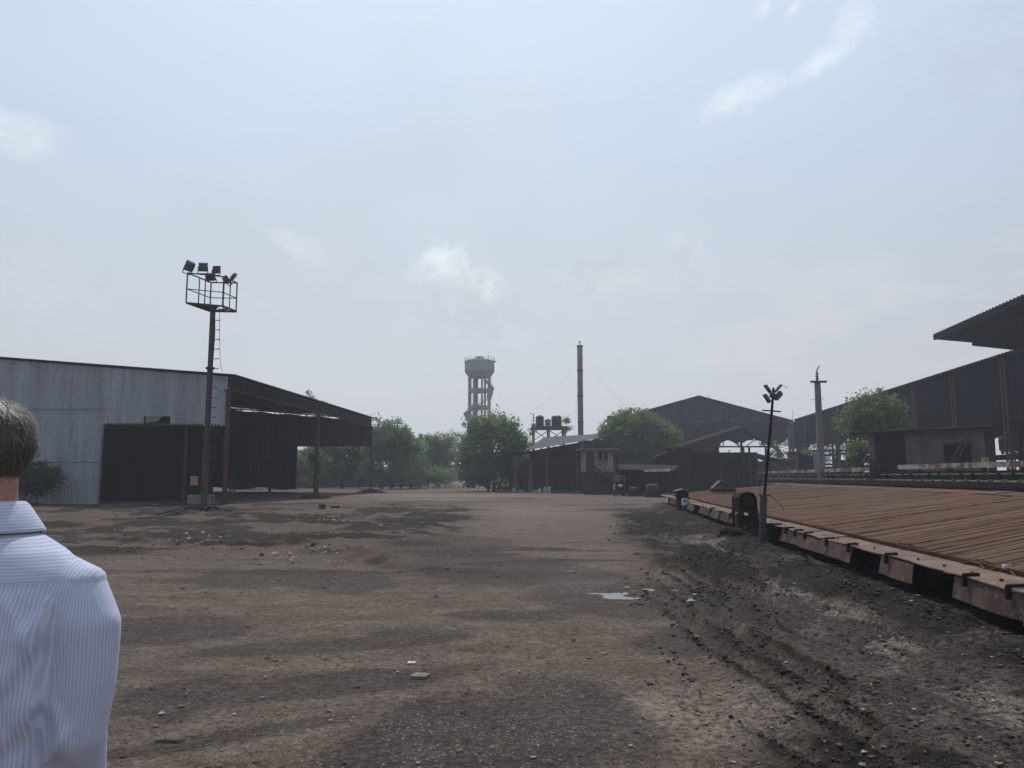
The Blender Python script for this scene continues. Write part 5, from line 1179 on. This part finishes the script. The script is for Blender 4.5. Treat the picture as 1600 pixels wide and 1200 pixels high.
# second drive by the bed
p=at(1066,HOR,34.4); p.z=g1(p.x,34.4); Zm2=lambda py:hz_at(py,34.4); Xm2=lambda px:at(px,HOR,34.4).x
root=empty('drive_motor_stand',p,'dark motor cabinet with a white plate at the far bed edge','motor')
mb=MB(); mb.box(Xm2(1058),Xm2(1063),34.3,34.7,p.z-.1,Zm2(770)); mb.box(Xm2(1070),Xm2(1074),34.3,34.7,p.z-.1,Zm2(772)); mb.box(Xm2(1058),Xm2(1074),34.35,34.8,Zm2(775),Zm2(770)); mb.box(Xm2(1052),Xm2(1090),34.2,34.9,p.z-.1,p.z+.12); mb.build('frame',M['caststeel'],root)
mb=MB(); mb.tube([(Xm2(1066),34.3,Zm2(774)),(Xm2(1066),34.9,Zm2(774))],.24,16); mb.build('motor_drum',M['caststeel'],root)
mb=MB(); mb.hexa([(Xm2(1054),34.2,Zm2(768)),(Xm2(1066),34.2,Zm2(765)),(Xm2(1066),34.9,Zm2(765)),(Xm2(1054),34.9,Zm2(768)),(Xm2(1054),34.2,Zm2(767)),(Xm2(1066),34.2,Zm2(763.5)),(Xm2(1066),34.9,Zm2(763.5)),(Xm2(1054),34.9,Zm2(767))]); mb.hexa([(Xm2(1066),34.2,Zm2(765)),(Xm2(1076),34.2,Zm2(770)),(Xm2(1076),34.9,Zm2(770)),(Xm2(1066),34.9,Zm2(765)),(Xm2(1066),34.2,Zm2(763.5)),(Xm2(1076),34.2,Zm2(768.5)),(Xm2(1076),34.9,Zm2(768.5)),(Xm2(1066),34.9,Zm2(763.5))]); mb.build('hood',M['rustlight'],root)
mb=MB(); mb.box(Xm2(1062.5),Xm2(1071.5),34.22,34.26,Zm2(789),Zm2(778)); pl=mb.build('white_plate',M['white'],root)
mb=MB(); c=Vector((Xm2(1067.3),34.21,Zm2(783))); mb.tube([c+Vector((0,0,0)),c+Vector((0,-.015,0))],.055,12); mb.box(c.x-.015,c.x+.03,34.20,34.215,c.z+.03,c.z+.11); mb.build('plate_mark',M['steel'],pl)
# lifting comb resting on the bed
Yd=41.0; Xk=lambda px:at(px,HOR,Yd).x; Zk=lambda py:hz_at(py,Yd)
root=empty('lifting_comb',(Xk(1130),Yd,Zk(774)),'toothed lifting frame with a peaked top resting on the cooling bed','lifting frame')
mb=MB(); mb.box(Xk(1112),Xk(1149),Yd,Yd+.35,Zk(769),Zk(763.5)); mb.build('crossbar',M['caststeel'],root)
mb=MB(); 
for px in range(1114,1149,5): mb.tube([(Xk(px),Yd+.1,Zk(769)),(Xk(px)+.05,Yd+.05,Zk(772)),(Xk(px)+.0,Yd+.1,Zk(775)),(Xk(px)-.09,Yd+.1,Zk(773))],.025,6)
mb.build('hooks',M['caststeel'],root)
mb=MB(); mb.hexa([(Xk(1112),Yd-.05,Zk(764)),(Xk(1126),Yd-.05,Zk(751.5)),(Xk(1126),Yd+.5,Zk(751.5)),(Xk(1112),Yd+.5,Zk(764)),(Xk(1112),Yd-.05,Zk(763)),(Xk(1126),Yd-.05,Zk(750.5)),(Xk(1126),Yd+.5,Zk(750.5)),(Xk(1112),Yd+.5,Zk(763))]); mb.hexa([(Xk(1126),Yd-.05,Zk(751.5)),(Xk(1144),Yd-.05,Zk(761)),(Xk(1144),Yd+.5,Zk(761)),(Xk(1126),Yd+.5,Zk(751.5)),(Xk(1126),Yd-.05,Zk(750.5)),(Xk(1144),Yd-.05,Zk(760)),(Xk(1144),Yd+.5,Zk(760)),(Xk(1126),Yd+.5,Zk(750.5))]); mb.box(Xk(1113),Xk(1143),Yd+.1,Yd+.3,Zk(763.6),Zk(762)); mb.build('peaked_cover',M['rustlight'],root)
mb=MB(); mb.tube([(Xk(1126),Yd+.2,Zk(751)),(Xk(1126),Yd+.2,Zk(742))],.04,8); mb.tube([(Xk(1126),Yd+.2,Zk(743)),(Xk(1126),Yd+.2,Zk(741))],.07,8); mb.build('lifting_eye',M['pipe'],root)

# ------------------------------------------------------------------ leaning lamp pole by the bed
Yd=18.3; Xq=lambda px:at(px,HOR,Yd).x; Zq=lambda py:hz_at(py,Yd)
bx=at(1190,848,Yd); zb=g1(bx.x,Yd)
root=empty('leaning_lamp_pole',(bx.x,Yd,zb),'thin leaning pole with four floodlights beside the cooling bed edge','lamp pole')
mb=MB(); a=Vector((bx.x,Yd,zb-.1)); b=at(1193.5,776,Yd); mb.beam(a,b,.13,.11); mb.build('base_post',M['steel'],root)
mb=MB(); c=at(1206,642,Yd); d=at(1208.5,606,Yd); mb.tube([b-Vector((0,0,.1)),c,d],[.036,.032,.026],10); mb.build('pole',M['caststeel'],root)
mb=MB(); q=at(1204.5,642,Yd); mb.beam(q+Vector((-.22,-.04,0.01)),q+Vector((.22,-.04,-.02)),.04,.03); mb.build('cross_bar',M['rust'],root)
mb=MB(); q=at(1193,774,Yd); mb.beam(q+Vector((-.12,-.06,0)),q+Vector((.15,-.06,.0)),.04,.03); q=at(1195,717,Yd); mb.beam(q+Vector((-.1,-.04,.02)),q+Vector((.32,-.04,-.06)),.03,.02); mb.build('bracket',M['rust'],root)
def f2(px,py,a,w_,h_,dy=0):
    q=at(px,py,Yd+dy); M3=Matrix.Rotation(a,3,'Y'); T=lambda v:q+M3@Vector(v); mb=MB()
    mb.hexa([T(v) for v in[(-w_,-.09,-h_),(w_*.6,-.06,-h_*.9),(w_*.6,.06,-h_*.9),(-w_,.09,-h_),(-w_,-.09,h_),(w_*.6,-.06,h_*.9),(w_*.6,.06,h_*.9),(-w_,.09,h_)]])
    for k in range(4): z0=-h_*.7+k*h_*.42; mb.hexa([T(v) for v in[(w_*.6,-.05,z0),(w_,-.05,z0),(w_,.05,z0),(w_*.6,.05,z0),(w_*.6,-.05,z0+.012),(w_,-.05,z0+.012),(w_,.05,z0+.012),(w_*.6,.05,z0+.012)]])
    o=mb.build('floodlight',M['lampcase'],root); mb=MB(); mb.beam(q,at(1207.5,618,Yd),.02); mb.build('bracket',M['steel'],o)
f2(1200,607,-.6,.026,.115); f2(1216,607,.72,.026,.115); f2(1199,622,-.55,.035,.12); f2(1216,619,.75,.062,.115,-.05)
mb=MB().lathe(at(1207,618,Yd)-Vector((0,0,.06)),[(.03,0),(.07,.03),(.07,.11),(.03,.14)],12); mb.build('junction',M['lampcase'],root)
mb=MB(); p0=at(1193,774,Yd); pts=[p0+Vector((-.05,-.07,0)),at(1186,760,Yd),at(1188,735,Yd)]; mb.tube([p0+Vector((-.1,-.07,-.35)),p0+Vector((-.1,-.07,0)),at(1187,758,Yd),at(1193,735,Yd)],.008,5); mb.build('cable',M['black'],root); mb=MB()
mb.tube([p0+Vector((.1,-.06,0)),at(1208,777,Yd),at(1219,788,Yd),at(1225,797,Yd)],.007,5); mb.build('cable',M['black'],root); mb=MB(); mb.tube([at(1222,602,Yd),at(1226,604,Yd),at(1231,607,Yd)],.006,5); mb.build('cable',M['black'],root)

# ------------------------------------------------------------------ the man at the left edge
PXC,PYC=-1.062,1.60
root=empty('person',(PXC,PYC,0),'man seen from behind at the left edge in a pale blue checked shirt','person')
def ring_loft(secs,n=40,pw=2.4,cap=True):
    # secs: (cx,cy,cz,rx,ry)
    V=[];Fc=[]
    for (cx,cy,cz,rx,ry) in secs:
        for k in range(n):
            a=2*PI*k/n; c,s_=math.cos(a),math.sin(a); r=(abs(c)**pw+abs(s_)**pw)**(-1/pw)
            V.append((PXC+cx+rx*r*c,PYC+cy+ry*r*s_,cz))
    for i in range(len(secs)-1):
        for k in range(n): a=i*n+k;b=i*n+(k+1)%n; Fc.append([a,b,b+n,a+n])
    if cap: Fc.append(list(range(n))[::-1]); Fc.append([(len(secs)-1)*n+k for k in range(n)])
    return V,Fc
def fuse(mb,name,mat,parent,voxel,smooth_it=6,fac=.5):
    tmp=mb.build('tmp_'+name,mat); md=tmp.modifiers.new('r','REMESH'); md.mode='VOXEL'; md.voxel_size=voxel; md.use_smooth_shade=True
    if smooth_it: sm=tmp.modifiers.new('s','SMOOTH'); sm.iterations=smooth_it; sm.factor=fac
    dg=bpy.context.evaluated_depsgraph_get(); me=bpy.data.meshes.new_from_object(tmp.evaluated_get(dg))
    bpy.data.objects.remove(tmp); nv=len(me.vertices); co=np.empty(nv*3); me.vertices.foreach_get('co',co); co=co.reshape(-1,3)-np.array(wloc(parent)); me.vertices.foreach_set('co',co.ravel())
    me.name=name
    if not me.materials: me.materials.append(mat)
    me.polygons.foreach_set('use_smooth',[True]*len(me.polygons)); me.update()
    o=bpy.data.objects.new(name,me); COL.objects.link(o); o.parent=parent; return o
skin=pmat('skin',(.42,.24,.18),(.36,.19,.14),.55,(1,1,1),20,.15,60,bdist=.002)
P3=lambda x,y,z:Vector((PXC+x,PYC+y,z))
HYAW=R(82)  # head turned to his left
HC=Vector((-.056,.02,1.655)); Mh=Matrix.Rotation(HYAW,3,'Z')
body=MB()
# head (egg with jaw) as loft along z in head space
hs=[(.005,1.535,.030,.035),(.018,1.548,.045,.058),(.018,1.57,.057,.075),(.010,1.60,.066,.088),(.003,1.635,.073,.096),(.0,1.665,.077,.099),(-.002,1.695,.076,.097),(-.002,1.72,.068,.087),(0,1.742,.051,.066),(0,1.755,.028,.036)]
V=[];Fc=[];n=36
for (cy,cz,rx,ry) in hs:
    for k in range(n):
        a=2*PI*k/n; v=Mh@Vector((rx*math.cos(a),cy+ry*math.sin(a),0)); V.append((PXC+HC.x+v.x,PYC+HC.y+v.y,cz))
for i in range(len(hs)-1):
    for k in range(n): a=i*n+k;b=i*n+(k+1)%n; Fc.append([a,b,b+n,a+n])
Fc.append(list(range(n))[::-1]); Fc.append([(len(hs)-1)*n+k for k in range(n)]); body.add(V,Fc)
hp3=lambda x,y,z:(lambda v:Vector((PXC+HC.x+v.x,PYC+HC.y+v.y,z)))(Mh@Vector((x,y,0)))
body.tube([hp3(0,.10,1.672),hp3(0,.116,1.65),hp3(0,.124,1.634),hp3(0,.104,1.62)],[.009,.012,.016,.012],10)
body.tube([hp3(-.028,.098,1.582),hp3(0,.108,1.582),hp3(.028,.098,1.582)],[.005,.009,.005],8)
body.tube([P3(-.01,-.005,1.40),P3(-.02,.0,1.50),P3(-.026,.008,1.54),P3(-.034,.02,1.60)],[.068,.058,.056,.054],20)
for sx in(-1,1):
    body.tube([hp3(sx*.072,-.012,1.625),hp3(sx*.084,-.018,1.64),hp3(sx*.088,-.024,1.665),hp3(sx*.078,-.012,1.682)],[.009,.011,.013,.008],8)
tor=[(0,0,.88,.155,.105),(0,0,.98,.160,.11),(0,-.005,1.08,.158,.112),(0,-.01,1.2,.168,.118),(0,-.012,1.32,.178,.118),(0,-.01,1.38,.155,.095),(0,-.005,1.43,.10,.07),(0,0,1.48,.07,.06)]
V,Fc=ring_loft(tor); body.add(V,Fc)
def limb(mb,pts,rad,n=14): mb.tube([P3(*p) for p in pts],rad,n)
RA=[(.150,-.005,1.39),(.190,-.015,1.35),(.210,-.02,1.26),(.204,-.015,1.12),(.186,.03,1.02),(.160,.12,.93),(.150,.17,.89)]
for sx in(-1,1):
    limb(body,[(p[0]*sx,p[1],p[2]) for p in RA],[.04,.045,.042,.038,.036,.030,.026])
    h0=Vector((.150*sx,.17,.89)); d=Vector((-.1*sx,.62,-.75)).normalized()
    hd_=[h0,h0+d*.03,h0+d*.07,h0+d*.10]; limb(body,hd_,[.026,.034,.038,.033],12)
    sd=d.cross(Vector((0,0,1))).normalized(); nrm=sd.cross(d)
    for k,(o_,ln) in enumerate(((-.027,.066),(-.009,.078),(.009,.072),(.027,.056))):
        b_=h0+d*.085+sd*o_; limb(body,[b_,b_+d*ln*.4+sd*o_*.2,b_+d*ln*.75-nrm*.008,b_+d*ln-nrm*.022],[.0095,.0092,.0085,.007],8)
    b_=h0+d*.035-sd*.028; limb(body,[b_,b_-sd*.025+d*.02,b_-sd*.034+d*.05],[.012,.011,.009],8)
    limb(body,[(.085*sx,0,.93),(.095*sx,.005,.72),(.10*sx,.0,.50),(.10*sx,-.01,.30),(.10*sx,-.015,.09)],[.088,.078,.058,.052,.038])
    limb(body,[(.10*sx,-.05,.05),(.10*sx,.05,.05),(.11*sx,.16,.035)],[.038,.04,.03])
fuse(body,'body',skin,root,.0065,3)
# eyes
for sx in(-1,1):
    c=hp3(sx*.031,.087,1.655); mb=MB().lathe(c-Vector((0,0,.012)),[(.002,0),(.008,.003),(.012,.012),(.008,.021),(.002,.024)],12); mb.build('eye',M['white'],root,smooth=True)
# trousers and shoes
tr=MB(); V,Fc=ring_loft([(0,0,.80,.175,.125),(0,0,.90,.178,.128),(0,0,.99,.172,.122),(0,0,1.0,.168,.118)]); tr.add(V,Fc)
for sx in(-1,1): limb(tr,[(.085*sx,0,.90),(.098*sx,.005,.72),(.103*sx,0,.48),(.103*sx,-.01,.28),(.103*sx,-.015,.06)],[.105,.10,.082,.075,.068],18)
fuse(tr,'trousers',pmat('dark_trousers',(.03,.032,.04),(.022,.024,.03),.9,(1,1,1),10,.3,60),root,.012,4)
for sx in(-1,1):
    mb=MB(); V,Fc=[],[]; n=20; sec=[(.0,.05,.145),(.02,.056,.15),(.05,.054,.14),(.08,.045,.10),(.10,.04,.06)]
    for z,rx,ry in sec:
        for k in range(n): a=2*PI*k/n; V.append(P3(.105*sx+rx*math.cos(a),.035-(.15-ry)*.6+ry*math.sin(a),z))
    for i in range(len(sec)-1):
        for k in range(n): a=i*n+k;b=i*n+(k+1)%n; Fc.append([a,b,b+n,a+n])
    Fc.append(list(range(n))[::-1]); Fc.append([(len(sec)-1)*n+k for k in range(n)]); mb.add(V,Fc); mb.build('shoe',M['black'],root,smooth=True)
# shirt
def shirtmat(name,vert):
    m=bpy.data.materials.new(name); m.use_nodes=True; t=NT(m.node_tree); p=t.n['Principled BSDF']
    tc=t.new('ShaderNodeTexCoord').outputs['Object']; wv=t.vm('ADD',tc,t.vm('MULTIPLY',t.noise(tc,6,2,.5,out=1),(.005,.005,.005)))
    s_=t.new('ShaderNodeSeparateXYZ'); t.l.new(wv,s_.inputs[0])
    ang=t.math('MULTIPLY',t.math('ARCTAN2',t.math('ADD',s_.outputs[1],.02),t.math('SUBTRACT',t.math('ABSOLUTE',s_.outputs[0]),.206)),.062)
    arm=t.math('MULTIPLY',t.math('GREATER_THAN',t.math('ABSOLUTE',s_.outputs[0]),.166),t.math('LESS_THAN',s_.outputs[2],1.40))
    mxx=t.new('ShaderNodeMix',data_type='FLOAT'); t.put(mxx.inputs[0],arm); t.put(mxx.inputs[2],s_.outputs[0]); t.put(mxx.inputs[3],ang); SX=mxx.outputs[0]
    def band(c,per,a,b): return t.ss(t.math('SINE',t.math('MULTIPLY',c,2*PI/per)),a,b)
    b1=band(SX,.0068,-.4,.9); b2=band(s_.outputs[2],.0062,-.2,.9)
    if not vert: b1,b2=b2,b1
    col=t.mix(b1,(.38,.41,.55),(.52,.525,.63)); col=t.mix(t.math('MULTIPLY',b2,.2),col,(.52,.52,.60))
    t.put(p.inputs['Base Color'],col); p.inputs['Roughness'].default_value=.85; p.inputs['Specular IOR Level'].default_value=.2
    if 'Sheen Weight' in p.inputs: p.inputs['Sheen Weight'].default_value=.15
    bm=t.new('ShaderNodeBump'); bm.inputs['Strength'].default_value=.5; bm.inputs['Distance'].default_value=.014
    n1=t.noise(t.scale(tc,(9,9,3)),1,4,.55,dist=.6); t.put(bm.inputs['Height'],n1); t.l.new(bm.outputs[0],p.inputs['Normal']); return m
smat=shirtmat('checked_shirt',True); ymat=shirtmat('checked_yoke',False)
sh=MB()
ts=[(0,0,.86,.180,.132),(0,0,.95,.184,.138),(0,-.005,1.05,.186,.140),(0,-.012,1.18,.194,.142),(0,-.014,1.30,.198,.138),(0,-.010,1.37,.190,.122),(0,-.006,1.415,.172,.104),(0,-.003,1.442,.146,.092),(-.006,0,1.468,.108,.080),(-.016,.002,1.488,.078,.071),(-.02,.004,1.505,.062,.062)]
V,Fc=ring_loft(ts,48,2.25); sh.add(V,Fc)
for sx in(-1,1):
    limb(sh,[(.110*sx,-.006,1.405),(.178*sx,-.012,1.366),(.212*sx,-.018,1.30),(.216*sx,-.022,1.20),(.206*sx,-.02,1.10),(.190*sx,.03,1.0),(.160*sx,.12,.925)],[.050,.064,.063,.059,.056,.050,.042],20)
shirt=fuse(sh,'shirt',smat,root,.0075,7,.55)
me=shirt.data; nv=len(me.vertices); co=np.empty(nv*3); me.vertices.foreach_get('co',co); co=co.reshape(-1,3)
no=np.empty(nv*3); me.vertex_normals.foreach_get('vector',no); no=no.reshape(-1,3)
xx,yy,zz=co[:,0],co[:,1],co[:,2]
def fold(x0,z0,x1,z1,wd,amp):
    dx,dz=x1-x0,z1-z0; L=math.hypot(dx,dz); s_=((xx-x0)*dx+(zz-z0)*dz)/L; d_=(-(xx-x0)*dz+(zz-z0)*dx)/L
    along=sst(s_,-.02,L*.25)*(1-sst(s_,L*.7,L+.03)); bend=.012*np.sin(s_*18)
    return amp*along*np.exp(-((d_-bend)/wd)**2)
dsp=np.zeros(nv); back=(yy<.0)
for f_ in [(.03,1.385,.09,1.17,.012,.009),(-.02,1.38,.02,1.22,.012,.006),(.16,1.33,.06,1.12,.018,.010),(.175,1.24,.05,.98,.02,.013),(.15,1.08,-.02,.98,.022,.012),(-.06,1.37,-.03,1.15,.016,.008),(.10,1.37,.15,1.25,.01,.007),(.02,1.12,-.12,1.05,.02,.010),(.185,1.18,.21,1.05,.01,.009),(.13,1.16,.10,1.02,.014,-.010),(.17,1.36,.13,1.30,.01,.006),(.21,1.33,.17,1.24,.01,.006),(.22,1.12,.17,1.07,.009,.008),(-.14,1.3,-.05,1.08,.02,.01)]:
    dsp+=1.05*fold(*f_)*back
dsp+=(fb(xx*9+5,zz*5+yy*7,3,401)-.5)*.006*(zz<1.45)
# armhole seam and yoke step
arms=np.exp(-((np.abs(xx)-(.168+.0*zz))/.005)**2)*(zz>1.14)*(zz<1.40)*.0025; dsp-=arms
yz=1.392-.10*np.abs(xx)*0; dsp+=np.where((zz>yz),.003,0)
co=co+no*dsp[:,None]; me.vertices.foreach_set('co',co.ravel()); me.materials.append(ymat)
pc=np.empty(len(me.polygons)*3); me.polygons.foreach_get('center',pc); pc=pc.reshape(-1,3)
mi=((pc[:,2]>1.392)&(np.abs(pc[:,0])<.18)).astype(np.int32); me.polygons.foreach_set('material_index',mi); me.update()
# collar
V=[];Fc=[];n=44
cs=[(1.488,.070,.068),(1.528,.065,.064),(1.543,.064,.063),(1.548,.068,.067),(1.543,.074,.073),(1.520,.090,.086),(1.492,.108,.102),(1.486,.109,.103),(1.487,.100,.096)]
for (z,rx,ry) in cs:
    for k in range(n):
        a=2*PI*k/n; dip=-.018*max(0,math.sin(a))**2; V.append(P3(rx*math.cos(a)-.02,.005+ry*math.sin(a),z+dip))
for i in range(len(cs)-1):
    for k in range(n): a=i*n+k;b=i*n+(k+1)%n; Fc.append([a,b,b+n,a+n])
mesh_obj('collar',V,Fc,ymat,shirt if False else root,smooth=True)
# hair: cap + strands
hm=bpy.data.materials.new('greying_fair_hair'); hm.use_nodes=True; t=NT(hm.node_tree); p=t.n['Principled BSDF']
g=t.new('ShaderNodeNewGeometry'); t.put(p.inputs['Base Color'],t.mix(g.outputs['Random Per Island'],(.06,.051,.045),(.18,.155,.13))); p.inputs['Roughness'].default_value=.45; p.inputs['Specular IOR Level'].default_value=.5
def hsurf(th,ph,off): # th azimuth in head space (0=right,-pi/2=back), ph from top
    st_,ct=math.sin(ph),math.cos(ph)
    x_=(.080+off)*st_*math.cos(th); y_=(.101+off)*st_*math.sin(th)-.002; z=1.664+(.093+off)*ct if ct>0 else 1.664+(.118+off)*ct
    if ct<0: k=1-.42*(-ct)**1.2*(1); x_*=k; y_*=k
    return hp3(x_,y_,z)
V=[];Fc=[];nt,npn=48,16
def hl(th): # hairline polar angle: low at the back, high at the face
    f=math.sin(th); return 2.30 if f<-.15 else 2.30-(f+.15)/1.15*1.25 
for i in range(npn+1):
    for k in range(nt): th=2*PI*k/nt; V.append(hsurf(th,hl(th)*(.04+.96*i/npn),.004))
for i in range(npn):
    for k in range(nt): a=i*nt+k;b=i*nt+(k+1)%nt; Fc.append([a,a+nt,b+nt,b])
nb=len(V); Fc.append(list(range(nt)))
for s_ in range(34000):
    th=random.uniform(0,2*PI); u=random.random()**.75; ph=hl(th)*(.03+.95*u)
    a0=hsurf(th,ph,.003); ln=.42 if u<.6 else .28; ln*=random.uniform(.6,1.2)
    sw=random.gauss(0,.10); lift=.004+.006*random.random()+(.004 if u<.4 else 0)
    lift+=(.010*random.random() if random.random()<.04 else 0)
    m1=hsurf(th+sw*.5,min(ph+ln*.5,2.6),lift); e1=hsurf(th+sw+random.gauss(0,.05),min(ph+ln,2.72),lift+random.uniform(-.002,.007))
    d=(e1-a0).normalized(); r=d.cross((a0-hp3(0,0,1.66)).normalized()).normalized()*.00045
    i0=len(V); V+=[a0-r,a0+r,m1-r*.9,m1+r*.9,e1]; Fc+=[[i0,i0+1,i0+3,i0+2],[i0+2,i0+3,i0+4]]
mesh_obj('hair',V,Fc,hm,root)

# ------------------------------------------------------------------ haze
m=bpy.data.materials.new('haze'); m.use_nodes=True; t=NT(m.node_tree); t.n.clear(); o=t.new('ShaderNodeOutputMaterial'); pv=t.new('ShaderNodeVolumePrincipled')
pv.inputs['Color'].default_value=(.82,.88,1.0,1); pv.inputs['Density'].default_value=.00095; pv.inputs['Anisotropy'].default_value=.25; t.l.new(pv.outputs[0],o.inputs['Volume'])
mb=MB(); mb.box(-1000,1000,-30,1010,-1.5,46); hz=mb.build('haze',m); tag(hz,kind='stuff'); hz['label']='pale haze in the air'; hz['category']='haze'
